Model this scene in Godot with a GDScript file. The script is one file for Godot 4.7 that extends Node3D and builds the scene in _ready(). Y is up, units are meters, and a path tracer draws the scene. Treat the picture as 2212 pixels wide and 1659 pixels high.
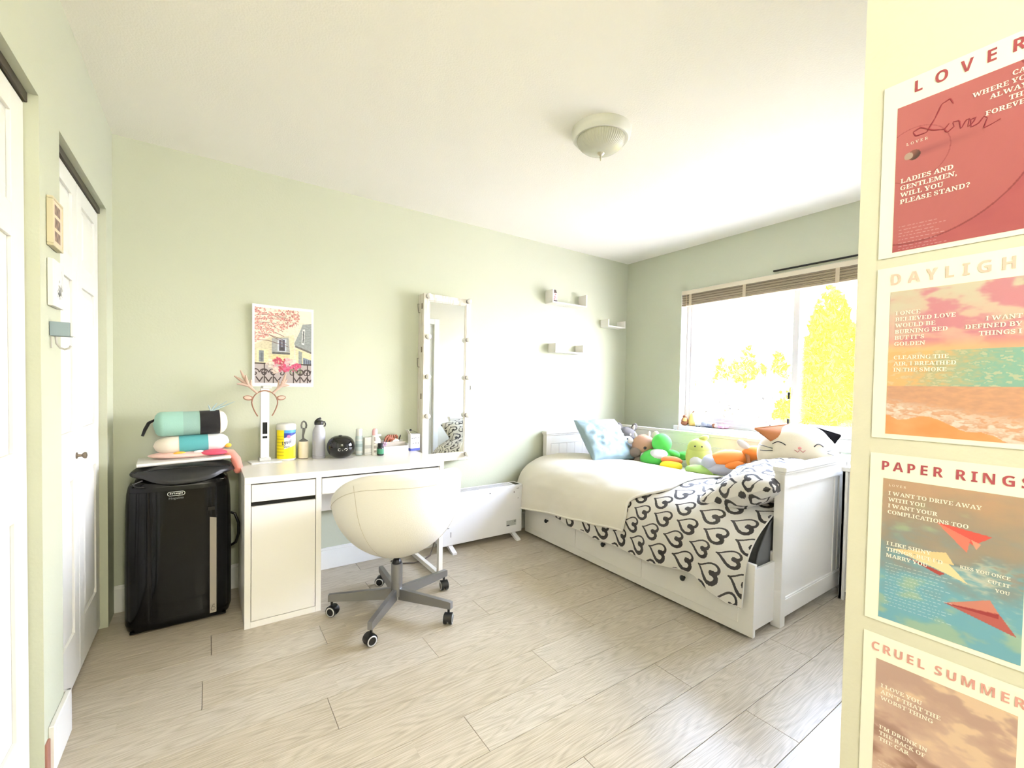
extends Node3D
# A bright bedroom seen from its entry passage. x runs along the mirror wall (closet wall at x=0, window wall at x=3.876), z comes towards the camera, y is up.

const W := 3.876
const H := 2.467
const SZ := 2.745      # the wall behind the bed end, which starts at the passage corner
const HALL_X := 1.4
const HALL_Z := 4.9

var M := {}
var taken := {}
var rng := RandomNumberGenerator.new()


class Geo:
	var v := PackedVector3Array()
	var n := PackedVector3Array()
	var t := PackedVector2Array()
	var xf := Transform3D()

	func at(x: Transform3D) -> Geo:
		xf = x
		return self

	func tri(a: Vector3, b: Vector3, c: Vector3, na: Vector3, nb: Vector3, nc: Vector3, ua := Vector2(), ub := Vector2(), uc := Vector2()) -> void:
		if (b - a).cross(c - a).dot(na + nb + nc) > 0.0:
			var k := b; b = c; c = k
			k = nb; nb = nc; nc = k
			var q := ub; ub = uc; uc = q
		v.append(xf * a); v.append(xf * b); v.append(xf * c)
		n.append((xf.basis * na).normalized()); n.append((xf.basis * nb).normalized()); n.append((xf.basis * nc).normalized())
		t.append(ua); t.append(ub); t.append(uc)

	func quad(a: Vector3, b: Vector3, c: Vector3, d: Vector3, m: Vector3, ua := Vector2(0, 1), ub := Vector2(1, 1), uc := Vector2(1, 0), ud := Vector2(0, 0)) -> void:
		tri(a, b, c, m, m, m, ua, ub, uc)
		tri(a, c, d, m, m, m, ua, uc, ud)

	# box centred at c, its edges rounded by b
	func box(c: Vector3, s: Vector3, b := 0.0, seg := 1) -> Geo:
		var h := s * 0.5
		var q := maxf(b, 0.0)
		var inn := h - Vector3.ONE * q
		var co := []
		for i in 3:
			var l := PackedFloat32Array()
			if q > 0.0:
				for k in range(seg, 0, -1):
					l.append(-(inn[i] + q * tan(PI / 4.0 * k / seg)))
			l.append(-inn[i]); l.append(inn[i])
			if q > 0.0:
				for k in range(1, seg + 1):
					l.append(inn[i] + q * tan(PI / 4.0 * k / seg))
			co.append(l)
		for ax in 3:
			var i1 := (ax + 1) % 3
			var i2 := (ax + 2) % 3
			for sg in [-1.0, 1.0]:
				var face := Vector3(); face[ax] = sg
				var P := []; var N := []; var U := []
				for a in co[i1]:
					for e in co[i2]:
						var p := Vector3(); p[ax] = sg * h[ax]; p[i1] = a; p[i2] = e
						var cl := Vector3(clampf(p.x, -inn.x, inn.x), clampf(p.y, -inn.y, inn.y), clampf(p.z, -inn.z, inn.z))
						var nn := face
						if q > 0.0:
							nn = (p - cl).normalized()
							p = cl + nn * q
						P.append(p + c); N.append(nn)
						U.append(Vector2(p.x, -p.y) if ax == 2 else (Vector2(p.z, -p.y) if ax == 0 else Vector2(p.x, p.z)))
				var m: int = co[i2].size()
				for a in co[i1].size() - 1:
					for e in m - 1:
						var k: int = a * m + e
						tri(P[k], P[k + 1], P[k + m + 1], N[k], N[k + 1], N[k + m + 1], U[k], U[k + 1], U[k + m + 1])
						tri(P[k], P[k + m + 1], P[k + m], N[k], N[k + m + 1], N[k + m], U[k], U[k + m + 1], U[k + m])
		return self

	# box given by its two corners
	func bb(x0: float, y0: float, z0: float, x1: float, y1: float, z1: float, b := 0.0) -> Geo:
		return box(Vector3(x0 + x1, y0 + y1, z0 + z1) * 0.5, Vector3(x1 - x0, y1 - y0, z1 - z0), b)

	# profile of (radius, height), the outside on its right hand, turned round y
	func lathe(p: Array, seg := 32, a0 := 0.0, a1 := TAU) -> Geo:
		var sn := []
		for i in p.size() - 1:
			var d: Vector2 = p[i + 1] - p[i]
			sn.append(Vector2(d.y, -d.x).normalized())
		for i in p.size() - 1:
			var n0: Vector2 = sn[i]
			var n1: Vector2 = sn[i]
			if i > 0 and sn[i - 1].dot(sn[i]) > 0.6: n0 = (sn[i - 1] + sn[i]).normalized()
			if i < sn.size() - 1 and sn[i + 1].dot(sn[i]) > 0.6: n1 = (sn[i + 1] + sn[i]).normalized()
			for k in seg:
				var f0 := a0 + (a1 - a0) * k / seg
				var f1 := a0 + (a1 - a0) * (k + 1) / seg
				var d0 := Vector3(cos(f0), 0, sin(f0))
				var d1 := Vector3(cos(f1), 0, sin(f1))
				var u0 := float(k) / seg
				var u1 := float(k + 1) / seg
				var q0: Vector2 = p[i]
				var q1: Vector2 = p[i + 1]
				var A := d0 * q0.x + Vector3(0, q0.y, 0)
				var B := d1 * q0.x + Vector3(0, q0.y, 0)
				var C := d1 * q1.x + Vector3(0, q1.y, 0)
				var D := d0 * q1.x + Vector3(0, q1.y, 0)
				var up0 := Vector3(0, n0.y, 0)
				var up1 := Vector3(0, n1.y, 0)
				if q0.x > 1e-6:
					tri(A, B, C, d0 * n0.x + up0, d1 * n0.x + up0, d1 * n1.x + up1, Vector2(u0, q0.y), Vector2(u1, q0.y), Vector2(u1, q1.y))
				if q1.x > 1e-6:
					tri(A, C, D, d0 * n0.x + up0, d1 * n1.x + up1, d0 * n1.x + up1, Vector2(u0, q0.y), Vector2(u1, q1.y), Vector2(u0, q1.y))
		return self

	func ball(c: Vector3, r: Vector3, b := Basis(), nu := 20, nv := 12) -> Geo:
		var P := []; var N := []
		for j in nv + 1:
			var th := PI * j / nv
			for i in nu + 1:
				var ph := TAU * i / nu
				var d := Vector3(sin(th) * cos(ph), cos(th), sin(th) * sin(ph))
				P.append(c + b * (d * r))
				N.append((b * (d / r)).normalized())
		for j in nv:
			for i in nu:
				var k := j * (nu + 1) + i
				var m := k + nu + 1
				if j > 0: tri(P[k], P[k + 1], P[m + 1], N[k], N[k + 1], N[m + 1])
				if j < nv - 1: tri(P[k], P[m + 1], P[m], N[k], N[m + 1], N[m])
		return self

	# swept tube; r is one radius or an array of them
	func tube(pts: Array, r, seg := 8, squash := 1.0, upv := Vector3.UP) -> Geo:
		var m := pts.size()
		var rings := []; var norms := []
		var side := Vector3()
		for i in m:
			var d: Vector3 = (pts[mini(i + 1, m - 1)] - pts[maxi(i - 1, 0)]).normalized()
			if i == 0:
				side = d.cross(upv if absf(d.dot(upv)) < 0.95 else Vector3.RIGHT).normalized()
			else:
				side = (side - d * side.dot(d)).normalized()
			var o := side.cross(d).normalized()
			var rr: float = r[i] if r is Array else r
			var ring := []; var nr := []
			for k in seg:
				var a := TAU * k / seg
				ring.append(pts[i] + side * cos(a) * rr + o * sin(a) * rr * squash)
				nr.append((side * cos(a) * squash + o * sin(a)).normalized())
			rings.append(ring); norms.append(nr)
		for i in m - 1:
			for k in seg:
				var l := (k + 1) % seg
				tri(rings[i][k], rings[i][l], rings[i + 1][l], norms[i][k], norms[i][l], norms[i + 1][l])
				tri(rings[i][k], rings[i + 1][l], rings[i + 1][k], norms[i][k], norms[i + 1][l], norms[i + 1][k])
		for e in [0, m - 1]:
			var d2: Vector3 = (pts[0] - pts[1]).normalized() if e == 0 else (pts[m - 1] - pts[m - 2]).normalized()
			for k in seg:
				tri(pts[e], rings[e][k], rings[e][(k + 1) % seg], d2, d2, d2)
		return self

	# outline in xy, from z0 to z1
	func prism(p: PackedVector2Array, z0: float, z1: float) -> Geo:
		var m := p.size()
		var area := 0.0
		for i in m:
			area += p[i].cross(p[(i + 1) % m])
		for i in m:
			var a := p[i]
			var b := p[(i + 1) % m]
			var d := (b - a).normalized()
			var q := Vector3(d.y, -d.x, 0) * (1.0 if area > 0 else -1.0)
			quad(Vector3(a.x, a.y, z0), Vector3(b.x, b.y, z0), Vector3(b.x, b.y, z1), Vector3(a.x, a.y, z1), q)
		var ix := Geometry2D.triangulate_polygon(p)
		for k in range(0, ix.size(), 3):
			for z in [[z0, -1.0], [z1, 1.0]]:
				var w := Vector3(0, 0, z[1])
				tri(Vector3(p[ix[k]].x, p[ix[k]].y, z[0]), Vector3(p[ix[k + 1]].x, p[ix[k + 1]].y, z[0]), Vector3(p[ix[k + 2]].x, p[ix[k + 2]].y, z[0]), w, w, w, p[ix[k]], p[ix[k + 1]], p[ix[k + 2]])
		return self

	# surface f(u, v) over 0..1; outward is the direction that f's points must face (a point they look away from), or null
	func sheet(nu: int, nv: int, f: Callable, away = null, uvf = null) -> Geo:
		var P := []
		for j in nv + 1:
			for i in nu + 1:
				P.append(f.call(float(i) / nu, float(j) / nv))
		var w := nu + 1
		var wrap: bool = P[0].distance_to(P[nu]) < 1e-5 and P[w * (nv / 2)].distance_to(P[w * (nv / 2) + nu]) < 1e-5
		var N := []
		for j in nv + 1:
			for i in nu + 1:
				var il := i - 1
				var ir := i + 1
				if wrap:
					il = nu - 1 if i == 0 else i - 1
					ir = 1 if i == nu else i + 1
				else:
					il = maxi(il, 0); ir = mini(ir, nu)
				var du: Vector3 = P[j * w + ir] - P[j * w + il]
				var dv: Vector3 = P[mini(j + 1, nv) * w + i] - P[maxi(j - 1, 0) * w + i]
				var c := du.cross(dv)
				if c.length() < 1e-12: c = Vector3()
				N.append(c.normalized())
		for j in [0, nv]:
			for i in nu + 1:
				if N[j * w + i] == Vector3():
					var sum := Vector3()
					var j2: int = 1 if j == 0 else nv - 1
					for k in nu + 1: sum += N[j2 * w + k]
					N[j * w + i] = sum.normalized()
		if away != null:
			var score := 0.0
			for k in P.size(): score += signf(N[k].dot(P[k] - away))
			if score < 0.0:
				for k in N.size(): N[k] = -N[k]
		for j in nv:
			for i in nu:
				var k := j * w + i
				var u := [Vector2(float(i) / nu, float(j) / nv), Vector2(float(i + 1) / nu, float(j) / nv), Vector2(float(i + 1) / nu, float(j + 1) / nv), Vector2(float(i) / nu, float(j + 1) / nv)]
				if uvf != null:
					for q in 4: u[q] = uvf.call(u[q].x, u[q].y)
				tri(P[k], P[k + 1], P[k + w + 1], N[k], N[k + 1], N[k + w + 1], u[0], u[1], u[2])
				tri(P[k], P[k + w + 1], P[k + w], N[k], N[k + w + 1], N[k + w], u[0], u[2], u[3])
		return self

	func add_mesh(m: Mesh, x: Transform3D) -> Geo:
		for s in m.get_surface_count():
			var a := m.surface_get_arrays(s)
			var ix: PackedInt32Array = a[Mesh.ARRAY_INDEX] if a[Mesh.ARRAY_INDEX] != null else PackedInt32Array(range(a[Mesh.ARRAY_VERTEX].size()))
			for k in range(0, ix.size() - 2, 3):
				var q := []; var m2 := []
				for e in 3:
					q.append(x * a[Mesh.ARRAY_VERTEX][ix[k + e]])
					m2.append((x.basis * a[Mesh.ARRAY_NORMAL][ix[k + e]]).normalized())
				tri(q[0], q[1], q[2], m2[0], m2[1], m2[2])
		return self

	func mesh() -> ArrayMesh:
		var a := []
		a.resize(Mesh.ARRAY_MAX)
		a[Mesh.ARRAY_VERTEX] = v
		a[Mesh.ARRAY_NORMAL] = n
		a[Mesh.ARRAY_TEX_UV] = t
		var m := ArrayMesh.new()
		m.add_surface_from_arrays(Mesh.PRIMITIVE_TRIANGLES, a)
		return m


# ------------------------------------------------------------------ naming and parenting
func numbered(called: String) -> String:
	taken[called] = taken.get(called, -1) + 1
	return called if taken[called] == 0 else "%s_%03d" % [called, taken[called]]


func tag(o: Node3D, label: String, category: String, group := "") -> Node3D:
	o.set_meta("label", label)
	o.set_meta("category", category)
	if group: o.set_meta("group", group)
	return o


func thing(called: String, label: String, category: String, at := Vector3.ZERO, turn := 0.0, group := "") -> Node3D:
	var o := Node3D.new()
	o.name = numbered(called)
	add_child(o)
	o.position = at
	o.rotation.y = turn
	return tag(o, label, category, group)


func struct(called: String, g = null, m: Material = null) -> Node3D:
	var o: Node3D
	if g == null:
		o = Node3D.new()
	else:
		o = MeshInstance3D.new()
		o.mesh = g.mesh()
		o.material_override = m
	o.name = called
	o.set_meta("kind", "structure")
	add_child(o)
	return o


func part(parent: Node3D, called: String, g, m: Material, at := Transform3D()) -> MeshInstance3D:
	var o := MeshInstance3D.new()
	o.mesh = g.mesh() if g is Geo else g
	o.material_override = m
	o.transform = at
	var n := 0
	var name_ := called
	while parent.has_node(NodePath(name_)):
		n += 1
		name_ = "%s_%03d" % [called, n]
	o.name = name_
	parent.add_child(o)
	return o


func G(x := Transform3D()) -> Geo:
	return Geo.new().at(x)


func T(p: Vector3, b := Basis()) -> Transform3D:
	return Transform3D(b, p)


func R(x: float, y: float, z: float) -> Basis:
	return Basis.from_euler(Vector3(x, y, z))


# ------------------------------------------------------------------ materials and textures
func mat(called: String, c: Color, rough := 0.6, metal := 0.0) -> StandardMaterial3D:
	var m := StandardMaterial3D.new()
	m.resource_name = called
	m.albedo_color = c
	m.roughness = rough
	m.metallic = metal
	M[called] = m
	return m


func c8(r: int, g: int, b: int) -> Color:
	return Color8(r, g, b)


func tex(img: Image) -> ImageTexture:
	return ImageTexture.create_from_image(img)


func fnoise(s: int, f: float, oct := 3) -> FastNoiseLite:
	var q := FastNoiseLite.new()
	q.seed = s
	q.frequency = f
	q.fractal_octaves = oct
	q.noise_type = FastNoiseLite.TYPE_SIMPLEX_SMOOTH
	return q


func relief(m: StandardMaterial3D, s: int, f: float, depth: float, scale: float, world := true) -> void:
	var t := NoiseTexture2D.new()
	t.width = 512
	t.height = 512
	t.seamless = true
	t.noise = fnoise(s, f, 4)
	t.as_normal_map = true
	t.bump_strength = depth
	m.normal_enabled = true
	m.normal_texture = t
	m.normal_scale = 1.0
	m.uv1_triplanar = true
	m.uv1_world_triplanar = world
	m.uv1_scale = Vector3.ONE * scale


func oak(seed_: int) -> ImageTexture:
	var w := 1024
	var h := 192
	var im := Image.create(w, h, false, Image.FORMAT_RGB8)
	var big := fnoise(seed_, 0.004, 2)
	var fine := fnoise(seed_ + 1, 0.02, 2)
	var fib := fnoise(seed_ + 2, 0.05, 2)
	var lo := c8(154, 143, 124)
	var hi := c8(200, 191, 175)
	for y in h:
		for x in w:
			var fx := x * 0.35
			var ring := y * 0.10 + big.get_noise_2d(fx, y * 2.2) * 9.0 + fine.get_noise_2d(fx * 0.4, y) * 0.6
			var k := 0.5 + 0.5 * sin(ring * TAU * 0.5)
			k = pow(k, 0.6)
			var f := fib.get_noise_2d(x * 0.18, y * 7.0)
			var a := clampf(0.58 + 0.34 * (k - 0.6) + 0.50 * f + 0.18 * big.get_noise_2d(x * 0.2 + 400, y * 0.6), 0.0, 1.0)
			im.set_pixel(x, y, lo.lerp(hi, a))
	return tex(im)


func hearts() -> ImageTexture:
	# a brick of 2 x 2 brush-drawn hearts, tips towards -u; 0.30 m by 0.216 m
	var n := 448
	var im := Image.create(n, n, false, Image.FORMAT_RGB8)
	im.fill(c8(226, 222, 214))
	var ink := c8(52, 48, 46)
	var br := fnoise(6, 0.035, 3)
	var ppu := n / 0.30
	var ppv := n / 0.216
	for row in 2:
		for col in 2:
			var cx := (col + 0.5 + (0.0 if row == 0 else 0.40)) * 0.15
			var cy := (row + 0.5) * 0.108
			var jit := rng.randf_range(-0.06, 0.06)
			for i in 150:
				var t := TAU * i / 150.0
				var hx := pow(sin(t), 3.0)                                                    # -1 .. 1 across
				var hy := (13.0 * cos(t) - 5.0 * cos(2 * t) - 2.0 * cos(3 * t) - cos(4 * t)) / 16.0   # -1.06 tip .. 0.75 lobes
				var q := Vector2(hy + 0.15, -hx).rotated(0.16 + jit)
				var at := Vector2(cx + q.x * 0.058, cy + q.y * 0.050)
				# the brush presses at the notch and along one side, and thins out on the other
				var w := 0.0074 + 0.0030 * sin(t * 1.0 + 2.2) + 0.0060 * exp(-pow(minf(t, TAU - t) / 0.42, 2.0))
				var ru := w * ppu
				var rv := w * ppv
				for y in range(int(at.y * ppv - rv), int(at.y * ppv + rv) + 2):
					for x in range(int(at.x * ppu - ru), int(at.x * ppu + ru) + 2):
						var d := Vector2((x + 0.5 - at.x * ppu) / ru, (y + 0.5 - at.y * ppv) / rv).length()
						var k := clampf((1.0 - d + 0.22 * br.get_noise_2d(x * 1.4, y * 1.4)) * ru * 0.6, 0.0, 0.8)
						if k > 0.0:
							var px := posmod(x, n)
							var py := posmod(y, n)
							im.set_pixel(px, py, im.get_pixel(px, py).lerp(ink, k))
	return tex(im)


# ------------------------------------------------------------------ the scene
func _ready() -> void:
	# camera
	var cam := Camera3D.new()
	cam.name = "camera"
	var f_px := 956.67
	cam.near = 0.05
	cam.far = 200.0
	cam.set_frustum(0.05 * 1659.0 / f_px, Vector2(-12.13, 27.85) / f_px * 0.05, 0.05, 200.0)
	cam.transform = Transform3D(Basis.from_euler(Vector3(-0.0252, -0.6102, 0.0179)), Vector3(0.4018, 1.2230, 3.0676))
	add_child(cam)
	cam.current = true
	# sky and exposure
	var env := Environment.new()
	var sky := Sky.new()
	var sm := ProceduralSkyMaterial.new()
	sm.sky_top_color = Color(0.80, 0.87, 1.0)
	sm.sky_horizon_color = Color(1.0, 0.96, 0.95)
	sm.sky_curve = 0.2
	sm.sky_energy_multiplier = 5.8
	sm.ground_bottom_color = Color(0.60, 0.64, 0.60)
	sm.ground_horizon_color = Color(0.8, 0.84, 0.84)
	sm.ground_energy_multiplier = 6.0
	sm.sun_angle_max = 0.0
	sky.sky_material = sm
	env.background_mode = Environment.BG_SKY
	env.sky = sky
	env.tonemap_mode = Environment.TONE_MAPPER_LINEAR
	env.tonemap_exposure = 0.97
	env.sdfgi_enabled = true
	env.ssao_enabled = true
	env.ssil_enabled = true
	var we := WorldEnvironment.new()
	we.name = "world_environment"
	we.environment = env
	add_child(we)
	# the sun stands behind the house and lights the garden
	var sun := DirectionalLight3D.new()
	sun.name = "sun"
	sun.basis = Basis.looking_at(Vector3(0.80, -0.52, -0.28).normalized())
	sun.light_energy = 50.0
	sun.light_color = Color(1.0, 0.94, 0.90)
	sun.light_angular_distance = 0.6
	sun.sky_mode = DirectionalLight3D.SKY_MODE_LIGHT_ONLY
	sun.shadow_enabled = true
	add_child(sun)

	rng.seed = 41
	make_materials()
	room()
	closet()
	window()
	outside()
	ceiling_fixtures()
	desk()
	office_chair()
	heater()
	mirror()
	shelves()
	daybed()
	bedding()
	plush_on_bed()
	sill_things()
	air_conditioner()
	stack_on_ac()
	desk_things()
	wall_pictures()
	song_posters()
	side_cabinet()


func make_materials() -> void:
	var wp := mat("wall_paint", c8(196, 200, 179), 0.75)
	relief(wp, 3, 0.05, 0.35, 2.5)
	relief(mat("cream_paint", c8(216, 213, 198), 0.75), 3, 0.05, 0.35, 2.5)
	var cp := mat("ceiling_paint", c8(252, 250, 242), 0.85)
	relief(cp, 4, 0.09, 0.6, 2.0)
	mat("trim_white", c8(240, 240, 236), 0.35)
	mat("door_white", c8(243, 243, 238), 0.4)
	mat("furniture_white", c8(249, 246, 239), 0.35)
	mat("desk_white", c8(249, 246, 239), 0.18)
	mat("bed_white", c8(250, 247, 241), 0.3)
	mat("dark_gap", c8(28, 26, 22), 0.8)
	mat("vinyl", c8(236, 236, 240), 0.35)
	mat("black_plastic", c8(12, 12, 13), 0.35)
	mat("black_gloss", c8(7, 7, 8), 0.08)
	mat("steel", c8(150, 150, 150), 0.35, 0.9)
	mat("knob_metal", c8(140, 128, 116), 0.3, 0.9)
	var gl := mat("window_glass", Color(1, 1, 1, 0.04), 0.0)
	gl.transparency = BaseMaterial3D.TRANSPARENCY_ALPHA


# ------------------------------------------------------------------ room shell
func room() -> void:
	# floor: planks laid across the room over a dark sub-floor
	var fl := struct("floor", G().bb(-0.8, -0.2, -0.15, W + 0.18, -0.012, HALL_Z + 0.12), mat("floor_joint", c8(112, 102, 88), 0.8))
	var woods := []
	for k in 3:
		var m := mat("oak_%d" % k, [c8(255, 255, 255), c8(248, 246, 242), c8(252, 250, 247)][k], 0.33)
		m.albedo_texture = oak(11 + 7 * k)
		woods.append(m)
	# where the photograph shows the short joints of each row
	var first := {0: 0.86, 1: 1.633, 2: 1.25, 3: 0.781, 4: 1.628, 5: 1.175, 6: 0.777, 7: 1.42, 8: 0.836}
	var z0 := 0.897 - 0.1885 * 5.0
	for row in 27:
		var za: float = maxf(z0 + 0.1885 * row, 0.0)
		var zb: float = minf(z0 + 0.1885 * (row + 1), HALL_Z)
		if zb - za < 0.02: continue
		var key := row - 4
		var j: float = first.get(key, rng.randf_range(0.3, 1.5))
		while j > 0.0: j -= 1.25
		var right := W if zb < SZ + 0.1 else HALL_X
		var x := j
		while x < right:
			var xa := maxf(x, -0.04)
			var xb := minf(x + 1.25, right)
			if xb - xa > 0.02:
				var g := G()
				g.box(Vector3((xa + xb) / 2, -0.006, (za + zb) / 2), Vector3(xb - xa - 0.0016, 0.012, zb - za - 0.0016), 0.0010)
				var off := Vector2(rng.randf(), rng.randf())
				var s := 1.0 if rng.randf() < 0.5 else -1.0
				for i in g.t.size():
					g.t[i] = Vector2((g.v[i].x * s) / 1.35, (g.v[i].z - za) / 0.1885 * 0.98) + Vector2(off.x, 0.01 + floorf(off.y * 2.0) * 0.0)
				part(fl, "plank", g, woods[rng.randi() % 3])
			x += 1.25

	struct("ceiling", G().bb(-0.8, H, -0.15, W + 0.18, H + 0.2, HALL_Z + 0.12), M.ceiling_paint)
	struct("wall_back", G().bb(-0.8, -0.1, -0.15, W + 0.18, H + 0.05, 0.0), M.wall_paint)
	var wz0 := 0.635
	var wz1 := 2.50
	var we := G()
	we.bb(W, -0.1, 0.0, W + 0.18, 0.895, SZ + 0.12)
	we.bb(W, 2.09, 0.0, W + 0.18, H + 0.05, SZ + 0.12)
	we.bb(W, 0.895, 0.0, W + 0.18, 2.09, wz0)
	we.bb(W, 0.895, wz1, W + 0.18, 2.09, SZ + 0.12)
	struct("wall_window", we, M.wall_paint)
	# the wall behind the bed end, with a white door; its end is the passage corner
	var sw := G()
	sw.bb(HALL_X, -0.1, SZ, 2.15, H + 0.05, SZ + 0.12, 0.0)
	sw.bb(2.93, -0.1, SZ, W, H + 0.05, SZ + 0.12)
	sw.bb(2.15, 2.04, SZ, 2.93, H + 0.05, SZ + 0.12)
	struct("wall_bed_end", sw, M.cream_paint)
	var d3 := struct("door_3", G().bb(2.155, 0.01, SZ + 0.03, 2.925, 2.035, SZ + 0.07, 0.003), M.door_white)
	var cs := G()
	cs.bb(2.08, 0.0, SZ - 0.015, 2.15, 2.11, SZ, 0.004)
	cs.bb(2.93, 0.0, SZ - 0.015, 3.0, 2.11, SZ, 0.004)
	cs.bb(2.15, 2.04, SZ - 0.015, 2.93, 2.11, SZ, 0.004)
	part(d3, "casing", cs, M.trim_white)
	for q in [[0.25, 0.95], [1.1, 1.6], [1.7, 1.93]]:
		for e in [[2.25, 2.50], [2.58, 2.83]]:
			part(d3, "panel", G().bb(e[0], q[0], SZ + 0.02, e[1], q[1], SZ + 0.034, 0.006), M.door_white)
	struct("wall_passage", G().bb(HALL_X, -0.1, SZ + 0.12, HALL_X + 0.12, H + 0.05, HALL_Z + 0.12), M.cream_paint)
	struct("wall_entry", G().bb(-0.8, -0.1, HALL_Z, HALL_X, H + 0.05, HALL_Z + 0.12), M.wall_paint)
	# skirting
	var bp := [[0.014, 0.0], [0.014, 0.11], [0.010, 0.128], [0.006, 0.14], [0.0, 0.142]]
	var bg := G()
	bg.bb(0.0, 0.0, 0.0, W, 0.125, 0.014, 0.003)
	bg.bb(0.0, 0.12, 0.0, W, 0.142, 0.009, 0.004)
	struct("baseboard_back", bg, M.trim_white)
	var bw := G()
	bw.bb(W - 0.014, 0.0, 0.014, W, 0.125, SZ, 0.003)
	bw.bb(W - 0.009, 0.12, 0.014, W, 0.142, SZ, 0.004)
	struct("baseboard_window", bw, M.trim_white)
	var bs := G()
	bs.bb(HALL_X, 0.0, SZ - 0.014, 2.08, 0.125, SZ, 0.003)
	bs.bb(3.0, 0.0, SZ - 0.014, W - 0.014, 0.125, SZ, 0.003)
	struct("baseboard_bed_end", bs, M.trim_white)
	struct("baseboard_passage", G().bb(HALL_X - 0.014, 0.0, SZ - 0.014, HALL_X, 0.14, HALL_Z, 0.003), M.trim_white)


func closet() -> void:
	var z := [0.165, 0.985, 1.20, 2.42]
	var top := 2.035
	var g := G()
	g.bb(-0.11, -0.1, 0.0, 0.0, H + 0.05, z[0])
	g.bb(-0.11, -0.1, z[1], 0.0, H + 0.05, z[2])
	g.bb(-0.11, -0.1, z[3], 0.0, H + 0.05, HALL_Z)
	g.bb(-0.11, top, z[0], 0.0, H + 0.05, z[1])
	g.bb(-0.11, top, z[2], 0.0, H + 0.05, z[3])
	struct("wall_closet", g, M.wall_paint)
	struct("wall_closet_back", G().bb(-0.8, -0.1, 0.0, -0.72, H + 0.05, HALL_Z), M.wall_paint)
	# skirting on the pier between the two openings, its outer corner knocked bare
	var b := G()
	b.bb(0.0, 0.0, z[1] - 0.03, 0.015, 0.15, z[2] - 0.035, 0.003)
	b.bb(-0.02, 0.0, z[1] - 0.03, 0.015, 0.15, z[1] - 0.016, 0.003)
	var bc := struct("baseboard_closet", b, M.trim_white)
	part(bc, "bare_end", G().bb(-0.001, 0.0, z[2] - 0.034, 0.006, 0.118, z[2] - 0.002, 0.002), mat("bare_wood", c8(150, 104, 88), 0.8))
	# dark metal track over each opening
	for k in 2:
		var za: float = z[k * 2]
		var zb: float = z[k * 2 + 1]
		struct("trim_%d" % (k + 1), G().bb(-0.075, top - 0.028, za, -0.022, top, zb, 0.002), mat("track_metal_%d" % k, c8(58, 52, 40), 0.5, 0.4))
		# two folding leaves, six-panel style
		var d := struct("door_%d" % (k + 1))
		var w := (zb - za) / 2.0
		for leaf in 2:
			var a := za + leaf * w + 0.004
			var e := za + (leaf + 1) * w - 0.004
			var l := G()
			var xf := -0.030
			var xb := -0.062
			var y0 := 0.018
			var y1 := top - 0.032
			var st := 0.075 if w < 0.5 else 0.10
			# stiles and rails stand proud of the panel bed
			l.bb(xb, y0, a, xf - 0.010, y1, e)
			l.bb(xf - 0.010, y0, a, xf, y1, a + st, 0.0015)
			l.bb(xf - 0.010, y0, e - st, xf, y1, e, 0.0015)
			var rails := [[y0, 0.215], [0.825, 1.015], [1.60, 1.69], [1.935, y1]]
			for r in rails:
				l.bb(xf - 0.010, r[0], a + st, xf, r[1], e - st, 0.0015)
			var dl := part(d, "leaf", l, M.door_white)
			for q in [[0.215, 0.825], [1.015, 1.60], [1.69, 1.935]]:
				var p := G()
				# raised field with a sloping border
				var x0 := xf - 0.010
				var x1 := xf - 0.001
				var o := [Vector2(a + st + 0.008, q[0] + 0.008), Vector2(e - st - 0.008, q[1] - 0.008)]
				var i := [Vector2(a + st + 0.035, q[0] + 0.035), Vector2(e - st - 0.035, q[1] - 0.035)]
				var O := [Vector3(x0, o[0].y, o[0].x), Vector3(x0, o[0].y, o[1].x), Vector3(x0, o[1].y, o[1].x), Vector3(x0, o[1].y, o[0].x)]
				var I := [Vector3(x1, i[0].y, i[0].x), Vector3(x1, i[0].y, i[1].x), Vector3(x1, i[1].y, i[1].x), Vector3(x1, i[1].y, i[0].x)]
				for s in 4:
					var nn: Vector3 = (O[(s + 1) % 4] - O[s]).cross(I[s] - O[s]).normalized()
					if nn.x < 0: nn = -nn
					p.quad(O[s], O[(s + 1) % 4], I[(s + 1) % 4], I[s], nn)
				p.quad(I[0], I[1], I[2], I[3], Vector3.RIGHT)
				part(dl, "panel", p, M.door_white)
			if k == 0 and leaf == 1 or k == 1 and leaf == 0:
				var kz := a + 0.035 if k == 0 else e - 0.035
				var kn := G(T(Vector3(xf, 0.912, kz), R(0, 0, -PI / 2)))
				kn.lathe([Vector2(0, -0.001), Vector2(0.013, 0.0), Vector2(0.013, 0.003), Vector2(0.006, 0.005), Vector2(0.005, 0.016), Vector2(0.010, 0.020), Vector2(0.0135, 0.025), Vector2(0.012, 0.030), Vector2(0.0, 0.033)], 20)
				part(dl, "knob", kn, M.knob_metal)


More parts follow.
